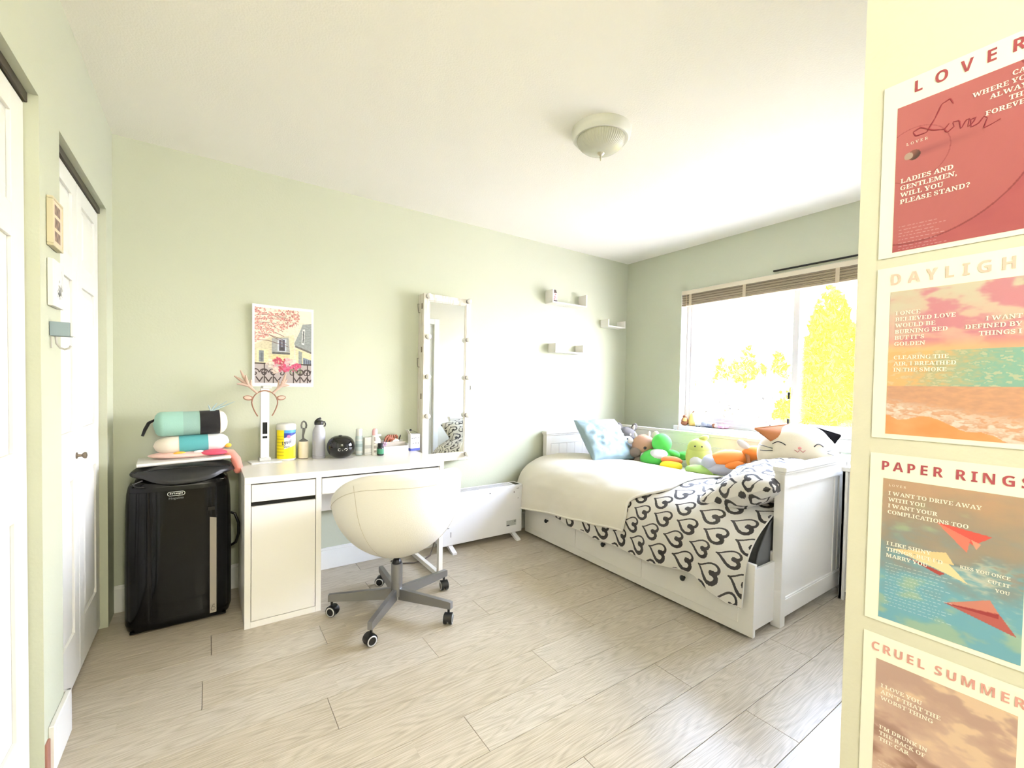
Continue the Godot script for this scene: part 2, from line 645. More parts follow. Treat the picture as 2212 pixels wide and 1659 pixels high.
func window() -> void:
	var z0 := 0.635
	var z1 := 2.50
	var y0 := 0.895
	var y1 := 2.09
	var w := struct("window_1")
	# white reveal
	var rv := G()
	rv.bb(W - 0.001, y0, z0 - 0.001, W + 0.18, y1, z0 + 0.004)
	rv.bb(W - 0.001, y0, z1 - 0.004, W + 0.18, y1, z1 + 0.001)
	rv.bb(W - 0.001, y1 - 0.004, z0, W + 0.18, y1 + 0.001, z1)
	part(w, "reveal", rv, M.trim_white)
	var xo := W + 0.085
	var fr := G()
	fr.bb(xo, y0, z0 + 0.004, xo + 0.08, y0 + 0.055, z1 - 0.004, 0.004)
	fr.bb(xo, y1 - 0.055, z0 + 0.004, xo + 0.08, y1, z1 - 0.004, 0.004)
	fr.bb(xo, y0 + 0.055, z0 + 0.004, xo + 0.08, y1 - 0.055, z0 + 0.038, 0.004)
	fr.bb(xo, y0 + 0.055, z1 - 0.038, xo + 0.08, y1 - 0.055, z1 - 0.004, 0.004)
	fr.bb(xo - 0.012, y0, z0 + 0.004, xo, y0 + 0.03, z1 - 0.004, 0.003)
	part(w, "window_frame", fr, M.vinyl)
	var mz := 1.545
	# sliding sash (nearer the corner) in front, fixed pane behind
	for k in 2:
		var a := z0 + 0.038 if k == 0 else mz - 0.02
		var b := mz + 0.022 if k == 0 else z1 - 0.038
		var xs := xo + 0.010 if k == 0 else xo + 0.045
		var sw := 0.030
		var s := G()
		s.bb(xs, y0 + 0.05, a, xs + 0.03, y0 + 0.05 + sw, b, 0.003)
		s.bb(xs, y1 - 0.05 - sw, a, xs + 0.03, y1 - 0.05, b, 0.003)
		s.bb(xs, y0 + 0.05, a, xs + 0.03, y1 - 0.05, a + sw, 0.003)
		s.bb(xs, y0 + 0.05, b - 0.044 if k == 0 else b - sw, xs + 0.03, y1 - 0.05, b, 0.003)
		var so := part(w, "sash", s, M.vinyl)
		part(so, "pane", G().bb(xs + 0.013, y0 + 0.07, a + 0.02, xs + 0.017, y1 - 0.07, b - 0.02), M.window_glass)
		if k == 0:
			for y in [0.985, 1.185]:
				part(so, "latch", G().box(Vector3(xs - 0.008, y, b - 0.052), Vector3(0.018, 0.055, 0.016), 0.004), M.black_plastic)
	# sill board
	var sl := G()
	sl.bb(W - 0.035, y0 - 0.038, z0 - 0.03, W + 0.10, y0, z1 + 0.03, 0.005)
	part(w, "sill", sl, M.trim_white)
	part(w, "apron", G().bb(W - 0.012, y0 - 0.075, z0 - 0.015, W, y0 - 0.038, z1 + 0.015, 0.003), M.trim_white)
	# raised blind
	var bl := thing("window_blind", "ivory slatted blind drawn up to the top of the window", "blind", Vector3(W + 0.005, 0, 0))
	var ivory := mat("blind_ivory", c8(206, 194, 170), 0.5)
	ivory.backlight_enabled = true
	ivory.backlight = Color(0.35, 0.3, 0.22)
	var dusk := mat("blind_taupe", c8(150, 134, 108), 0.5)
	part(bl, "head_rail", G().bb(-0.024, 2.050, z0 + 0.012, 0.022, 2.086, z1 - 0.012, 0.003), mat("blind_rail", c8(216, 206, 184), 0.45))
	for i in 11:
		var y := 1.9755 + 0.0066 * i
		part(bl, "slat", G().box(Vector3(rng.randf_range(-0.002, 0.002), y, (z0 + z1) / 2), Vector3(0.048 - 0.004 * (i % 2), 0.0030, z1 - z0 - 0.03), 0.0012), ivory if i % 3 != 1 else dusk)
	part(bl, "bottom_rail", G().bb(-0.025, 1.952, z0 + 0.015, 0.025, 1.970, z1 - 0.015, 0.004), mat("blind_rail_dark", c8(150, 136, 112), 0.5))
	for zz in [0.735, 1.21, 1.84, 2.38]:
		part(bl, "ladder_tape", G().bb(-0.028, 1.95, zz - 0.012, -0.0255, 2.05, zz + 0.012), mat("blind_tape", c8(190, 176, 150), 0.7))
	part(bl, "pull_cord", G().tube([Vector3(-0.03, 2.05, 0.70), Vector3(-0.032, 1.5, 0.695), Vector3(-0.040, 0.93, 0.665), Vector3(-0.050, 0.88, 0.662), Vector3(-0.050, 0.62, 0.66)], 0.0022, 6), mat("cord_pale", c8(232, 206, 178), 0.6))
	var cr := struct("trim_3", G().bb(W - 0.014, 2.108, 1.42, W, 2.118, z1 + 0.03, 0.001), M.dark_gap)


# ------------------------------------------------------------------ garden beyond the window
func tuft(size: float) -> ArrayMesh:
	var g := G()
	for k in 3:
		var a := PI * k / 3.0
		var d := Vector3(cos(a), 0, sin(a)) * size
		g.tri(-d, d, Vector3(0, size * 1.9, 0), Vector3(d.z, 0.3, -d.x).normalized(), Vector3(d.z, 0.3, -d.x).normalized(), Vector3(0, 1, 0))
	return g.mesh()


func foliage(parent: Node3D, called: String, m: Material, size: float, pts: Array) -> void:
	var mm := MultiMesh.new()
	mm.transform_format = MultiMesh.TRANSFORM_3D
	mm.mesh = tuft(size)
	mm.instance_count = pts.size()
	for i in pts.size():
		var b := Basis.from_euler(Vector3(rng.randf_range(-1.0, 1.0), rng.randf() * TAU, rng.randf_range(-1.0, 1.0))) * rng.randf_range(0.6, 1.3)
		mm.set_instance_transform(i, Transform3D(b, pts[i]))
	var o := MultiMeshInstance3D.new()
	o.multimesh = mm
	o.material_override = m
	o.name = called
	o.set_meta("kind", "stuff")
	parent.add_child(o)


func leafy(called: String, c: Color, back: Color) -> StandardMaterial3D:
	var m := mat(called, c, 0.8)
	m.specular_mode = BaseMaterial3D.SPECULAR_DISABLED
	m.backlight_enabled = true
	m.backlight = back
	return m


func cone_tree(called: String, label: String, group: String, base: Vector3, h: float, r: float, n: int, size: float, lf: Material, bark: Material, power := 1.0, layers := 0.0) -> void:
	var t := thing(called, label, "tree", base, 0, group)
	part(t, "trunk", G().lathe([Vector2(0, 0), Vector2(r * 0.10 + 0.05, 0), Vector2(r * 0.07 + 0.03, h * 0.4), Vector2(0.01, h * 0.93), Vector2(0, h * 0.93)], 8), bark)
	var core := [Vector2(0, h * 0.09)]
	for i in 13:
		var kk := i / 12.0
		core.append(Vector2(r * (0.86 if layers == 0.0 else 0.62) * pow(1.0 - kk, power) + 0.004, h * (0.09 + 0.88 * kk)))
	core.append(Vector2(0, h * 0.972))
	part(t, "crown_core", G().lathe(core, 14), lf)
	var pts := []
	for i in n:
		var k := 1.0 - sqrt(rng.randf())       # more of them low down
		var y := h * (0.08 + 0.92 * k)
		var rr := r * pow(1.0 - k, power) + 0.02
		if layers > 0.0: rr *= 0.72 + 0.28 * (1.0 - fposmod(k * layers, 1.0))
		var a := rng.randf() * TAU
		rr *= lerpf(0.7, 1.05, sqrt(rng.randf())) * (1.0 + 0.08 * sin(a * 5.0 + y * 3.0))
		pts.append(Vector3(cos(a) * rr, y, sin(a) * rr))
	foliage(t, "foliage", lf, size, pts)


func outside() -> void:
	var gy := -2.9
	struct("ground", G().bb(W + 0.5, gy - 0.3, -60, 90, gy, 50), mat("lawn", c8(214, 204, 198), 0.9))
	var bark := mat("bark", c8(120, 96, 72), 0.9)
	var gold := leafy("hedge_leaf", c8(208, 192, 18), Color(0.4, 0.36, 0.02))
	var fir := leafy("fir_leaf", c8(176, 168, 40), Color(0.2, 0.2, 0.03))
	var pale := leafy("blossom_leaf", c8(236, 232, 222), Color(0.5, 0.5, 0.48))
	# two tall columnar evergreens close to the window, and a small one left of the middle bar
	cone_tree("columnar_evergreen", "tall yellow-green columnar evergreen outside, the higher of the two tips in the right pane", "", Vector3(8.5, gy, 0.12), 5.80, 0.86, 9000, 0.060, gold, bark, 0.62)
	cone_tree("columnar_evergreen", "tall yellow-green columnar evergreen behind the highest one, with the lower of two tips", "", Vector3(8.9, gy, 0.62), 5.62, 0.85, 9000, 0.060, gold, bark, 0.62)
	cone_tree("columnar_evergreen", "small yellow-green columnar evergreen just beside the window's middle bar", "", Vector3(9.2, gy, -0.85), 4.15, 0.42, 2600, 0.05, gold, bark, 0.6)
	# distant firs
	var f := [[-9.9, 5.0, 1.3], [-8.55, 5.6, 1.3], [-8.05, 5.55, 1.2], [-7.1, 6.05, 1.25], [-6.45, 5.3, 1.0], [-5.9, 5.75, 1.3]]
	var fl := ["distant fir at the far end of the row, cut by the window frame", "distant fir with a blunt tip, second from the frame corner", "distant fir close behind its neighbour with the blunt tip",
		"tallest fir of the distant row beyond the pale bushes", "narrow low fir just beside the tallest of the distant row", "distant fir beside the window's middle bar"]
	for i in f.size():
		cone_tree("fir_tree", fl[i], "row of firs beyond the garden", Vector3(20.0 + rng.randf_range(-0.6, 0.6), gy, f[i][0]), f[i][1], f[i][2], 1500, 0.13, fir, bark, 0.85, 7.0)
	# pale blossoming bushes, over-bright in the sun
	var b := [[13.2, -5.3, 1.35], [13.0, -4.2, 1.55], [13.3, -3.1, 1.7], [12.6, -2.0, 1.55]]
	var bl := ["pale blossoming bush outside, nearest the window's corner-side frame", "pale blossoming bush in front of the blunt-tipped firs", "highest pale blossoming bush below the tallest fir", "pale blossoming bush behind the window's middle bar"]
	for i in b.size():
		var t := thing("blossom_bush", bl[i], "bush", Vector3(b[i][0], gy, b[i][1]), 0, "pale bushes in the garden")
		var hh: float = b[i][2] - gy
		for s in 4:
			var a := TAU * s / 4.0 + i
			part(t, "stem", G().tube([Vector3(0, 0, 0), Vector3(cos(a) * 0.25, hh * 0.45, sin(a) * 0.25), Vector3(cos(a) * 0.55, hh * 0.85, sin(a) * 0.55)], [0.07, 0.045, 0.015], 6), bark)
		var pts := []
		for k in 5200:
			var d := Vector3(rng.randfn(), rng.randfn(), rng.randfn()).normalized() * pow(rng.randf(), 0.4)
			pts.append(Vector3(d.x * 1.0, hh * 0.52 + d.y * hh * 0.47, d.z * 1.0))
		foliage(t, "foliage", pale, 0.085, pts)


# ------------------------------------------------------------------ lamps
func ceiling_fixtures() -> void:
	var c := thing("ceiling_lamp", "unlit domed ceiling lamp of ribbed glass with a white rim and pointed finial", "lamp", Vector3(1.965, H, 1.50))
	part(c, "base_ring", G().lathe([Vector2(0, -0.002), Vector2(0.118, -0.045), Vector2(0.128, -0.047), Vector2(0.138, -0.036), Vector2(0.142, -0.018), Vector2(0.142, 0.0), Vector2(0, 0)], 64), mat("lamp_ring", c8(226, 226, 214), 0.4))
	var pr := []
	for k in 15:
		var a := PI / 2.0 * k / 14.0
		pr.append(Vector2(0.112 * sin(a), -0.046 - 0.066 * cos(a)))
	# ribs of the glass
	var gb := G()
	gb.sheet(240, 14, func(u, v):
		var a: float = PI / 2.0 * v
		var r: float = 0.116 * sin(a) * (1.0 + 0.012 * sin(u * TAU * 60.0) * smoothstep(0.25, 0.6, v))
		return Vector3(r * cos(u * TAU), -0.040 - 0.070 * cos(a), r * sin(u * TAU)), Vector3(0, -0.03, 0))
	var lg := mat("lamp_glass", c8(200, 200, 182), 0.25)
	lg.backlight_enabled = true
	lg.backlight = Color(0.2, 0.2, 0.16)
	part(c, "glass_bowl", gb, lg)
	part(c, "finial", G().lathe([Vector2(0, -0.146), Vector2(0.003, -0.142), Vector2(0.004, -0.134), Vector2(0.0065, -0.130), Vector2(0.005, -0.124), Vector2(0.008, -0.119), Vector2(0.016, -0.114), Vector2(0.018, -0.109), Vector2(0, -0.106)], 20), mat("finial", c8(205, 200, 186), 0.35, 0.3))
	# added lamp, unseen behind the camera, to brighten the near side of the room
	var h := thing("added_fill_lamp", "added round ceiling lamp, unseen behind the camera, brightening the near side of the room", "lamp", Vector3(0.70, H, 4.55))
	part(h, "base_ring", G().lathe([Vector2(0, -0.03), Vector2(0.15, -0.03), Vector2(0.16, -0.02), Vector2(0.16, 0.0), Vector2(0, 0)], 40), M.lamp_ring)
	var gm := mat("added_fill_glow", c8(255, 244, 222), 0.4)
	gm.emission_enabled = true
	gm.emission = Color(1.0, 0.94, 0.84)
	gm.emission_energy_multiplier = 3.0
	var dome := G()
	dome.ball(Vector3(0, -0.03, 0), Vector3(0.14, 0.06, 0.14), Basis(), 28, 12)
	part(h, "lamp_shade", dome, gm)
	var l := OmniLight3D.new()
	l.name = "added_fill_light"
	l.light_color = Color(1.0, 0.97, 0.93)
	l.light_energy = 3.4
	l.light_size = 0.10
	l.omni_range = 12.0
	l.omni_attenuation = 2.0
	l.position = Vector3(0, -0.21, 0)
	l.shadow_enabled = true
	h.add_child(l)


# ------------------------------------------------------------------ desk, chair, heater
func desk() -> void:
	var d := thing("writing_desk", "white desk with a cupboard pedestal, standing under the mirror and pink-tree poster", "desk", Vector3(0.547, 0, 0))
	var w := 1.061
	var zf := 0.555
	var zb := 0.045
	var m: Material = M.desk_white
	part(d, "desktop", G().bb(0, 0.717, zb, w, 0.75, zf, 0.0015), m)
	var pd := G()
	pd.bb(0, 0, zb, 0.027, 0.717, zf - 0.001, 0.001)
	pd.bb(0.323, 0, zb, 0.350, 0.717, zf - 0.001, 0.001)
	pd.bb(0.027, 0.0, zb, 0.323, 0.030, zf - 0.001, 0.001)
	pd.bb(0.027, 0.03, zb, 0.323, 0.717, zb + 0.01)
	pd.bb(0.027, 0.588, zb, 0.323, 0.596, zf - 0.03)
	part(d, "pedestal", pd, m)
	part(d, "gap_shade", G().bb(0.0275, 0.597, zb + 0.02, 0.3225, 0.7165, zf - 0.026), M.dark_gap)  # dark block that paints the shadow in the gaps round the drawer
	part(d, "drawer", G().bb(0.0295, 0.626, zf - 0.022, 0.3205, 0.7105, zf - 0.002, 0.001), m)
	part(d, "drawer", G().bb(0.353, 0.626, zf - 0.022, w - 0.030, 0.709, zf - 0.002, 0.001), m)
	part(d, "door", G().bb(0.0295, 0.033, zf - 0.022, 0.3205, 0.603, zf - 0.002, 0.001), m)
	part(d, "gap_shade", G().bb(0.351, 0.642, zb + 0.02, w - 0.0275, 0.7165, zf - 0.026), M.dark_gap)  # gap shadow painted dark again, behind the wide drawer
	part(d, "drawer_frame", G().bb(0.35, 0.632, zb, w - 0.027, 0.64, zf - 0.03), m)
	var lf := G()
	lf.bb(w - 0.027, 0.0, zf - 0.032, w, 0.717, zf - 0.001, 0.0015)
	part(d, "leg", lf, m)
	part(d, "leg", G().bb(w - 0.027, 0.0, zb, w, 0.717, zb + 0.031, 0.0015), m)
	part(d, "leg_rail", G().bb(w - 0.027, 0.012, zb + 0.031, w, 0.040, zf - 0.032, 0.0015), m)
	part(d, "back_panel", G().bb(0.35, 0.40, zb, w - 0.027, 0.717, zb + 0.012), m)


func office_chair() -> void:
	var c := thing("office_chair", "white tub-shaped swivel chair on a five-arm steel base at the desk", "chair", Vector3(1.238, 0, 0.762))
	var up := mat("chair_fabric", c8(240, 237, 229), 0.7)
	relief(up, 9, 0.08, 1.0, 3.0, false)
	# tub: radius and rim height vary round the axis; +z is its back
	var rim := func(a: float) -> float:      # a = 0 at the back
		var k := 0.5 + 0.5 * cos(a)
		return lerpf(0.55, 0.768, smoothstep(0.08, 0.95, k))
	var foot := 0.300
	var shape := func(u: float, t: float, grow: float) -> Vector3:
		var a: float = (u - 0.5) * TAU
		var k := 0.5 + 0.5 * cos(a)
		var top: float = rim.call(a)
		var y: float = lerpf(foot, top, t)
		var s: float = clampf((y - foot) / 0.34, 0.0, 1.3)
		var r: float = 0.336 * pow(1.0 - pow(1.0 - clampf(s, 0, 1), 2.0), 0.56) + 0.010 * maxf(s - 1.0, 0.0)
		r = maxf(r, 0.001) + grow
		var sx := 1.0
		var sz := 0.90 + 0.02 * k
		return Vector3(sin(a) * r * sx, y, cos(a) * r * sz + 0.01)
	var o := G()
	o.sheet(72, 34, func(u, v): return shape.call(u, pow(v, 1.9), 0.0), Vector3(0, 0.6, 0))
	# rounded rim and the inner wall
	o.sheet(72, 8, func(u, v):
		var b: float = PI * v
		var p: Vector3 = shape.call(u, 1.0, 0.0)
		var d := Vector3(p.x, 0, p.z).normalized()
		return p - d * 0.028 * (1.0 - cos(b)) + Vector3(0, 0.026 * sin(b), 0), Vector3(0, 0.3, 0))
	part(c, "tub_shell", o, up)
	var inn := G()
	inn.sheet(72, 12, func(u, v):
		var p: Vector3 = shape.call(u, 1.0, 0.0)
		var d := Vector3(p.x, 0, p.z).normalized()
		var q: Vector3 = p - d * 0.056
		return q.lerp(Vector3(q.x * 0.84, 0.445, q.z * 0.84), v))
	part(c, "inner_lining", inn, up)
	var cu := G()
	cu.sheet(48, 14, func(u, v):
		var a: float = u * TAU
		var r: float = 0.245 * sin(PI * 0.5 * minf(v * 1.15, 1.0)) if v < 0.87 else 0.245
		var y: float = 0.470 - 0.02 * pow(r / 0.245, 4.0) - maxf(v - 0.87, 0.0) * 0.2
		return Vector3(sin(a) * r, y, cos(a) * r * 0.92), Vector3(0, 0.2, 0))
	part(c, "seat_cushion", cu, up)
	# stitched seams: a band below the rim and one upright on either side of the back
	var seam := mat("chair_seam", c8(206, 198, 182), 0.8)
	var band := []
	for i in 49:
		var u := 0.14 + 0.72 * i / 48.0
		band.append(shape.call(u, 0.945, 0.0004) - Vector3(0, 0.012, 0))
	part(c, "seam", G().tube(band, 0.0016, 5), seam)
	for s in [-1.0, 1.0]:
		var l := []
		for i in 24:
			var t: float = 0.06 + 0.93 * i / 23.0
			l.append(shape.call(0.5 + s * (0.155 - 0.03 * (1.0 - t)), t, 0.0003))
		part(c, "seam", G().tube(l, 0.0014, 5), seam)
	# gas spring and column
	part(c, "gas_spring", G().lathe([Vector2(0.0, 0.24), Vector2(0.014, 0.24), Vector2(0.014, 0.315), Vector2(0.045, 0.32), Vector2(0, 0.345)], 24), M.black_plastic)
	part(c, "column_collar", G().lathe([Vector2(0.0, 0.255), Vector2(0.0255, 0.255), Vector2(0.0255, 0.262), Vector2(0.020, 0.275), Vector2(0.012, 0.285), Vector2(0, 0.285)], 24), M.black_plastic)
	part(c, "column", G().lathe([Vector2(0, 0.080), Vector2(0.030, 0.080), Vector2(0.030, 0.255), Vector2(0.024, 0.2565), Vector2(0.0, 0.2565)], 32), M.steel)
	var rub := mat("caster_ring", c8(206, 206, 206), 0.35, 0.2)
	for k in 5:
		var a := deg_to_rad(58.0 + 72.0 * k)
		var b := R(0, -a, 0)      # local x points out along the arm
		var arm := G(T(Vector3(), b))
		var q := PackedVector2Array([Vector2(0.02, 0.062), Vector2(0.345, 0.078), Vector2(0.345, 0.112), Vector2(0.34, 0.1145), Vector2(0.02, 0.122)])
		arm.prism(q, -0.0115, 0.0115)
		var ap := part(c, "base_arm", arm, M.steel)
		# twin-wheel caster
		var turn: float = [0.9, 0.2, 2.3, -0.6, 1.4][k]
		var cx := Vector3(cos(a) * 0.328, 0, sin(a) * 0.328)
		var cb := R(0, turn, 0)
		var hg := G(T(cx, cb))
		hg.tube([Vector3(0, 0.085, 0), Vector3(0, 0.056, 0)], 0.0065, 10)
		hg.sheet(16, 6, func(u, v):
			var th: float = lerpf(-0.15, PI + 0.15, u)
			return Vector3(cos(th) * 0.0285 - 0.006, 0.030 + sin(th) * 0.0285, lerpf(-0.019, 0.019, v)), Vector3(-0.006, 0.03, 0))
		part(ap, "caster_fork", hg, M.black_plastic)
		for s in [-1.0, 1.0]:
			var wh := G(T(cx + cb * Vector3(-0.006, 0.027, s * 0.005), cb * R(s * PI / 2, 0, 0)))
			wh.lathe([Vector2(0, 0), Vector2(0.025, 0.0), Vector2(0.027, 0.003), Vector2(0.027, 0.014), Vector2(0.0245, 0.0175), Vector2(0, 0.0175)], 28)
			part(ap, "wheel", wh, M.black_plastic)
			var rg := G(T(cx + cb * Vector3(-0.006, 0.027, s * 0.005), cb * R(s * PI / 2, 0, 0)))
			rg.lathe([Vector2(0.0185, 0.0172), Vector2(0.0188, 0.019), Vector2(0.023, 0.019), Vector2(0.0245, 0.0172)], 28)
			part(ap, "wheel_ring", rg, rub)


func heater() -> void:
	var h := thing("convector_heater", "white panel heater on two small feet, between the desk and the bed", "heater", Vector3(2.135, 0, 0.11))
	var m := mat("heater_white", c8(238, 238, 242), 0.3)
	var x := 0.357
	part(h, "body", G().bb(-x, 0.045, -0.06, x, 0.418, 0.06, 0.006), m)
	# top: a rim round the outlet grille, a dark control panel at one end
	var rimg := G()
	rimg.bb(-x, 0.416, 0.048, x, 0.428, 0.06, 0.003)
	rimg.bb(-x, 0.416, -0.06, x, 0.428, -0.050, 0.003)
	rimg.bb(-x, 0.416, -0.05, -x + 0.02, 0.428, 0.048, 0.003)
	rimg.bb(x - 0.085, 0.416, -0.05, x - 0.062, 0.428, 0.048, 0.003)
	rimg.bb(x - 0.012, 0.416, -0.05, x, 0.428, 0.048, 0.003)
	part(h, "top_rim", rimg, m)
	part(h, "grille_well", G().bb(-x + 0.02, 0.417, -0.05, x - 0.085, 0.4185, 0.048), mat("grille_dark", c8(88, 92, 102), 0.6))
	var gr := G()
	for i in 75:
		var gx := -x + 0.024 + i * 0.0082
		if gx > x - 0.088: break
		gr.bb(gx, 0.4185, -0.05, gx + 0.0034, 0.425, 0.048)
	gr.bb(-x + 0.02, 0.4185, -0.003, x - 0.085, 0.425, 0.001)
	gr.bb(-x + 0.02, 0.4185, -0.028, x - 0.085, 0.425, -0.025)
	gr.bb(-x + 0.02, 0.4185, 0.023, x - 0.085, 0.425, 0.026)
	var gg := part(h, "grille", gr, m)
	part(h, "control_panel", G().bb(x - 0.060, 0.417, -0.048, x - 0.014, 0.4265, 0.046, 0.002), M.black_gloss)
	for s in [-1.0, 1.0]:
		var f := G()
		var p := PackedVector2Array([Vector2(-0.13, 0.0), Vector2(-0.13, 0.012), Vector2(-0.05, 0.046), Vector2(0.05, 0.046), Vector2(0.13, 0.012), Vector2(0.13, 0.0), Vector2(0.105, 0.0), Vector2(0.04, 0.028), Vector2(-0.04, 0.028), Vector2(-0.105, 0.0)])
		f.xf = T(Vector3(s * 0.28, 0, 0), R(0, -PI / 2, 0))
		f.prism(p, -0.017, 0.017)
		part(h, "foot", f, m)
	# slots, hooks and the rating plate on the side that faces the room
	var sl := mat("slot_dark", c8(60, 60, 66), 0.6)
	for q in [[-0.30, 0.372, 0.010, 0.006], [-0.272, 0.364, 0.004, 0.017], [0.275, 0.372, 0.004, 0.016], [0.05, 0.389, 0.010, 0.006], [-0.302, 0.175, 0.015, 0.004], [-0.280, 0.125, 0.004, 0.038], [0.31, 0.40, 0.024, 0.003], [0.315, 0.32, 0.008, 0.004]]:
		part(h, "slot", G().box(Vector3(q[0], q[1], 0.0598), Vector3(q[2], q[3], 0.002)), sl)
	var im := Image.create(120, 56, false, Image.FORMAT_RGB8)
	im.fill(c8(196, 200, 200))
	for r in 8:
		var xx := 4
		while xx < 104:
			var l := rng.randi_range(4, 14)
			im.fill_rect(Rect2i(xx, 5 + r * 6, l, 2), c8(120, 124, 126))
			xx += l + rng.randi_range(2, 5)
	im.fill_rect(Rect2i(4, 44, 34, 10), c8(60, 62, 64))
	im.fill_rect(Rect2i(92, 4, 24, 22), c8(150, 152, 152))
	var pm := mat("rating_plate", Color.WHITE, 0.5)
	pm.albedo_texture = tex(im)
	var pg := G()
	pg.quad(Vector3(0.205, 0.105, 0.0606), Vector3(0.30, 0.105, 0.0606), Vector3(0.30, 0.150, 0.0606), Vector3(0.205, 0.150, 0.0606), Vector3(0, 0, 1))
	part(h, "rating_plate", pg, pm)
	tag(obj("power_cable", G().tube([Vector3(1.79, 0.10, 0.06), Vector3(1.75, 0.03, 0.09), Vector3(1.70, 0.006, 0.16), Vector3(1.62, 0.006, 0.22), Vector3(1.55, 0.006, 0.23), Vector3(1.47, 0.006, 0.19), Vector3(1.43, 0.006, 0.12), Vector3(1.50, 0.006, 0.07), Vector3(1.60, 0.006, 0.05), Vector3(1.66, 0.03, 0.03)], 0.0042, 8), mat("cable_grey", c8(92, 84, 78), 0.6)), "grey power cable lying in a loop on the floor under the desk, behind the chair", "cable")


func obj(called: String, g: Geo, m: Material) -> MeshInstance3D:
	var o := MeshInstance3D.new()
	o.name = numbered(called)
	o.mesh = g.mesh()
	o.material_override = m
	add_child(o)
	return o


# ------------------------------------------------------------------ mirror cabinet
func mirror() -> void:
	var y0 := 0.655
	var y1 := 1.868
	var w := 0.382
	var d := 0.100
	var o := thing("wall_mirror", "tall narrow mirror cabinet with a worn white frame and round bulbs down both sides", "mirror", Vector3(1.653, 0, 0))
	var wd := mat("worn_white_wood", Color.WHITE, 0.6)
	var im := Image.create(96, 512, false, Image.FORMAT_RGB8)
	var nz := fnoise(31, 0.03, 3)
	for y in 512:
		for x in 96:
			var k := nz.get_noise_2d(x * 5.0, y * 0.35)
			im.set_pixel(x, y, c8(233, 229, 219).lerp(c8(196, 184, 164), clampf((k - 0.18) * 2.5, 0.0, 0.7)))
	wd.albedo_texture = tex(im)
	wd.uv1_scale = Vector3(5, 0.8, 1)
	part(o, "case", G().bb(0, y0, 0.002, w, y1, d - 0.028, 0.003), wd)
	var f := 0.043
	var fr := G()
	fr.bb(0, y0, d - 0.026, f, y1, d, 0.004)
	fr.bb(w - f, y0, d - 0.026, w, y1, d, 0.004)
	fr.bb(f, y1 - 0.048, d - 0.026, w - f, y1, d, 0.004)
	fr.bb(f, y0, d - 0.026, w - f, y0 + 0.055, d, 0.004)
	var fp := part(o, "door_frame", fr, wd)
	# inner bead
	var bd := G()
	bd.bb(f, y0 + 0.055, d - 0.012, f + 0.007, y1 - 0.048, d - 0.004, 0.002)
	bd.bb(w - f - 0.007, y0 + 0.055, d - 0.012, w - f, y1 - 0.048, d - 0.004, 0.002)
	bd.bb(f, y1 - 0.055, d - 0.012, w - f, y1 - 0.048, d - 0.004, 0.002)
	bd.bb(f, y0 + 0.055, d - 0.012, w - f, y0 + 0.062, d - 0.004, 0.002)
	part(fp, "bead", bd, wd)
	var mm := mat("mirror_silver", c8(244, 248, 246), 0.015, 1.0)
	part(o, "mirror_glass", G().bb(f, y0 + 0.055, d - 0.016, w - f, y1 - 0.048, d - 0.010), mm)
	var bm := mat("bulb_white", c8(250, 248, 244), 0.25)
	var cap := mat("bulb_socket", c8(150, 146, 142), 0.4, 0.3)
	for y in [1.848, 1.560, 1.276, 0.994, 0.700]:
		for x in [0.030, w - 0.030]:
			var s := part(o, "bulb_socket", G(T(Vector3(x, y, d - 0.001), R(PI / 2, 0, 0))).lathe([Vector2(0, -0.002), Vector2(0.016, 0), Vector2(0.016, 0.006), Vector2(0.010, 0.013), Vector2(0, 0.013)], 16), cap)
			part(s, "bulb", G().ball(Vector3(x, y, d + 0.026), Vector3(0.019, 0.019, 0.019), Basis(), 18, 12), bm)
	# hinges and hooks on the side
	for y in [1.78, 1.47, 1.135]:
		part(o, "hinge", G().bb(-0.002, y - 0.02, d - 0.038, 0.003, y + 0.02, d - 0.024, 0.001), mat("hinge_%d" % int(y * 100), c8(120, 104, 86), 0.4, 0.6))
	var wire := mat("wire_hook", c8(96, 88, 76), 0.4, 0.7)
	for y in [1.78, 1.39]:
		part(o, "side_hook", G().tube([Vector3(-0.001, y + 0.02, 0.02), Vector3(-0.012, y + 0.02, 0.021), Vector3(-0.014, y - 0.02, 0.03), Vector3(-0.012, y - 0.045, 0.036), Vector3(-0.001, y - 0.045, 0.036)], 0.0018, 6), wire)
	part(o, "latch", G().bb(w - 0.002, 1.31, d - 0.05, w + 0.006, 1.36, d - 0.01, 0.002), M.steel)
	part(o, "key", G().tube([Vector3(w + 0.004, 1.22, d - 0.02), Vector3(w + 0.012, 1.215, d - 0.02), Vector3(w + 0.013, 1.19, d - 0.02), Vector3(w + 0.006, 1.18, d - 0.02)], 0.003, 6), M.black_plastic)


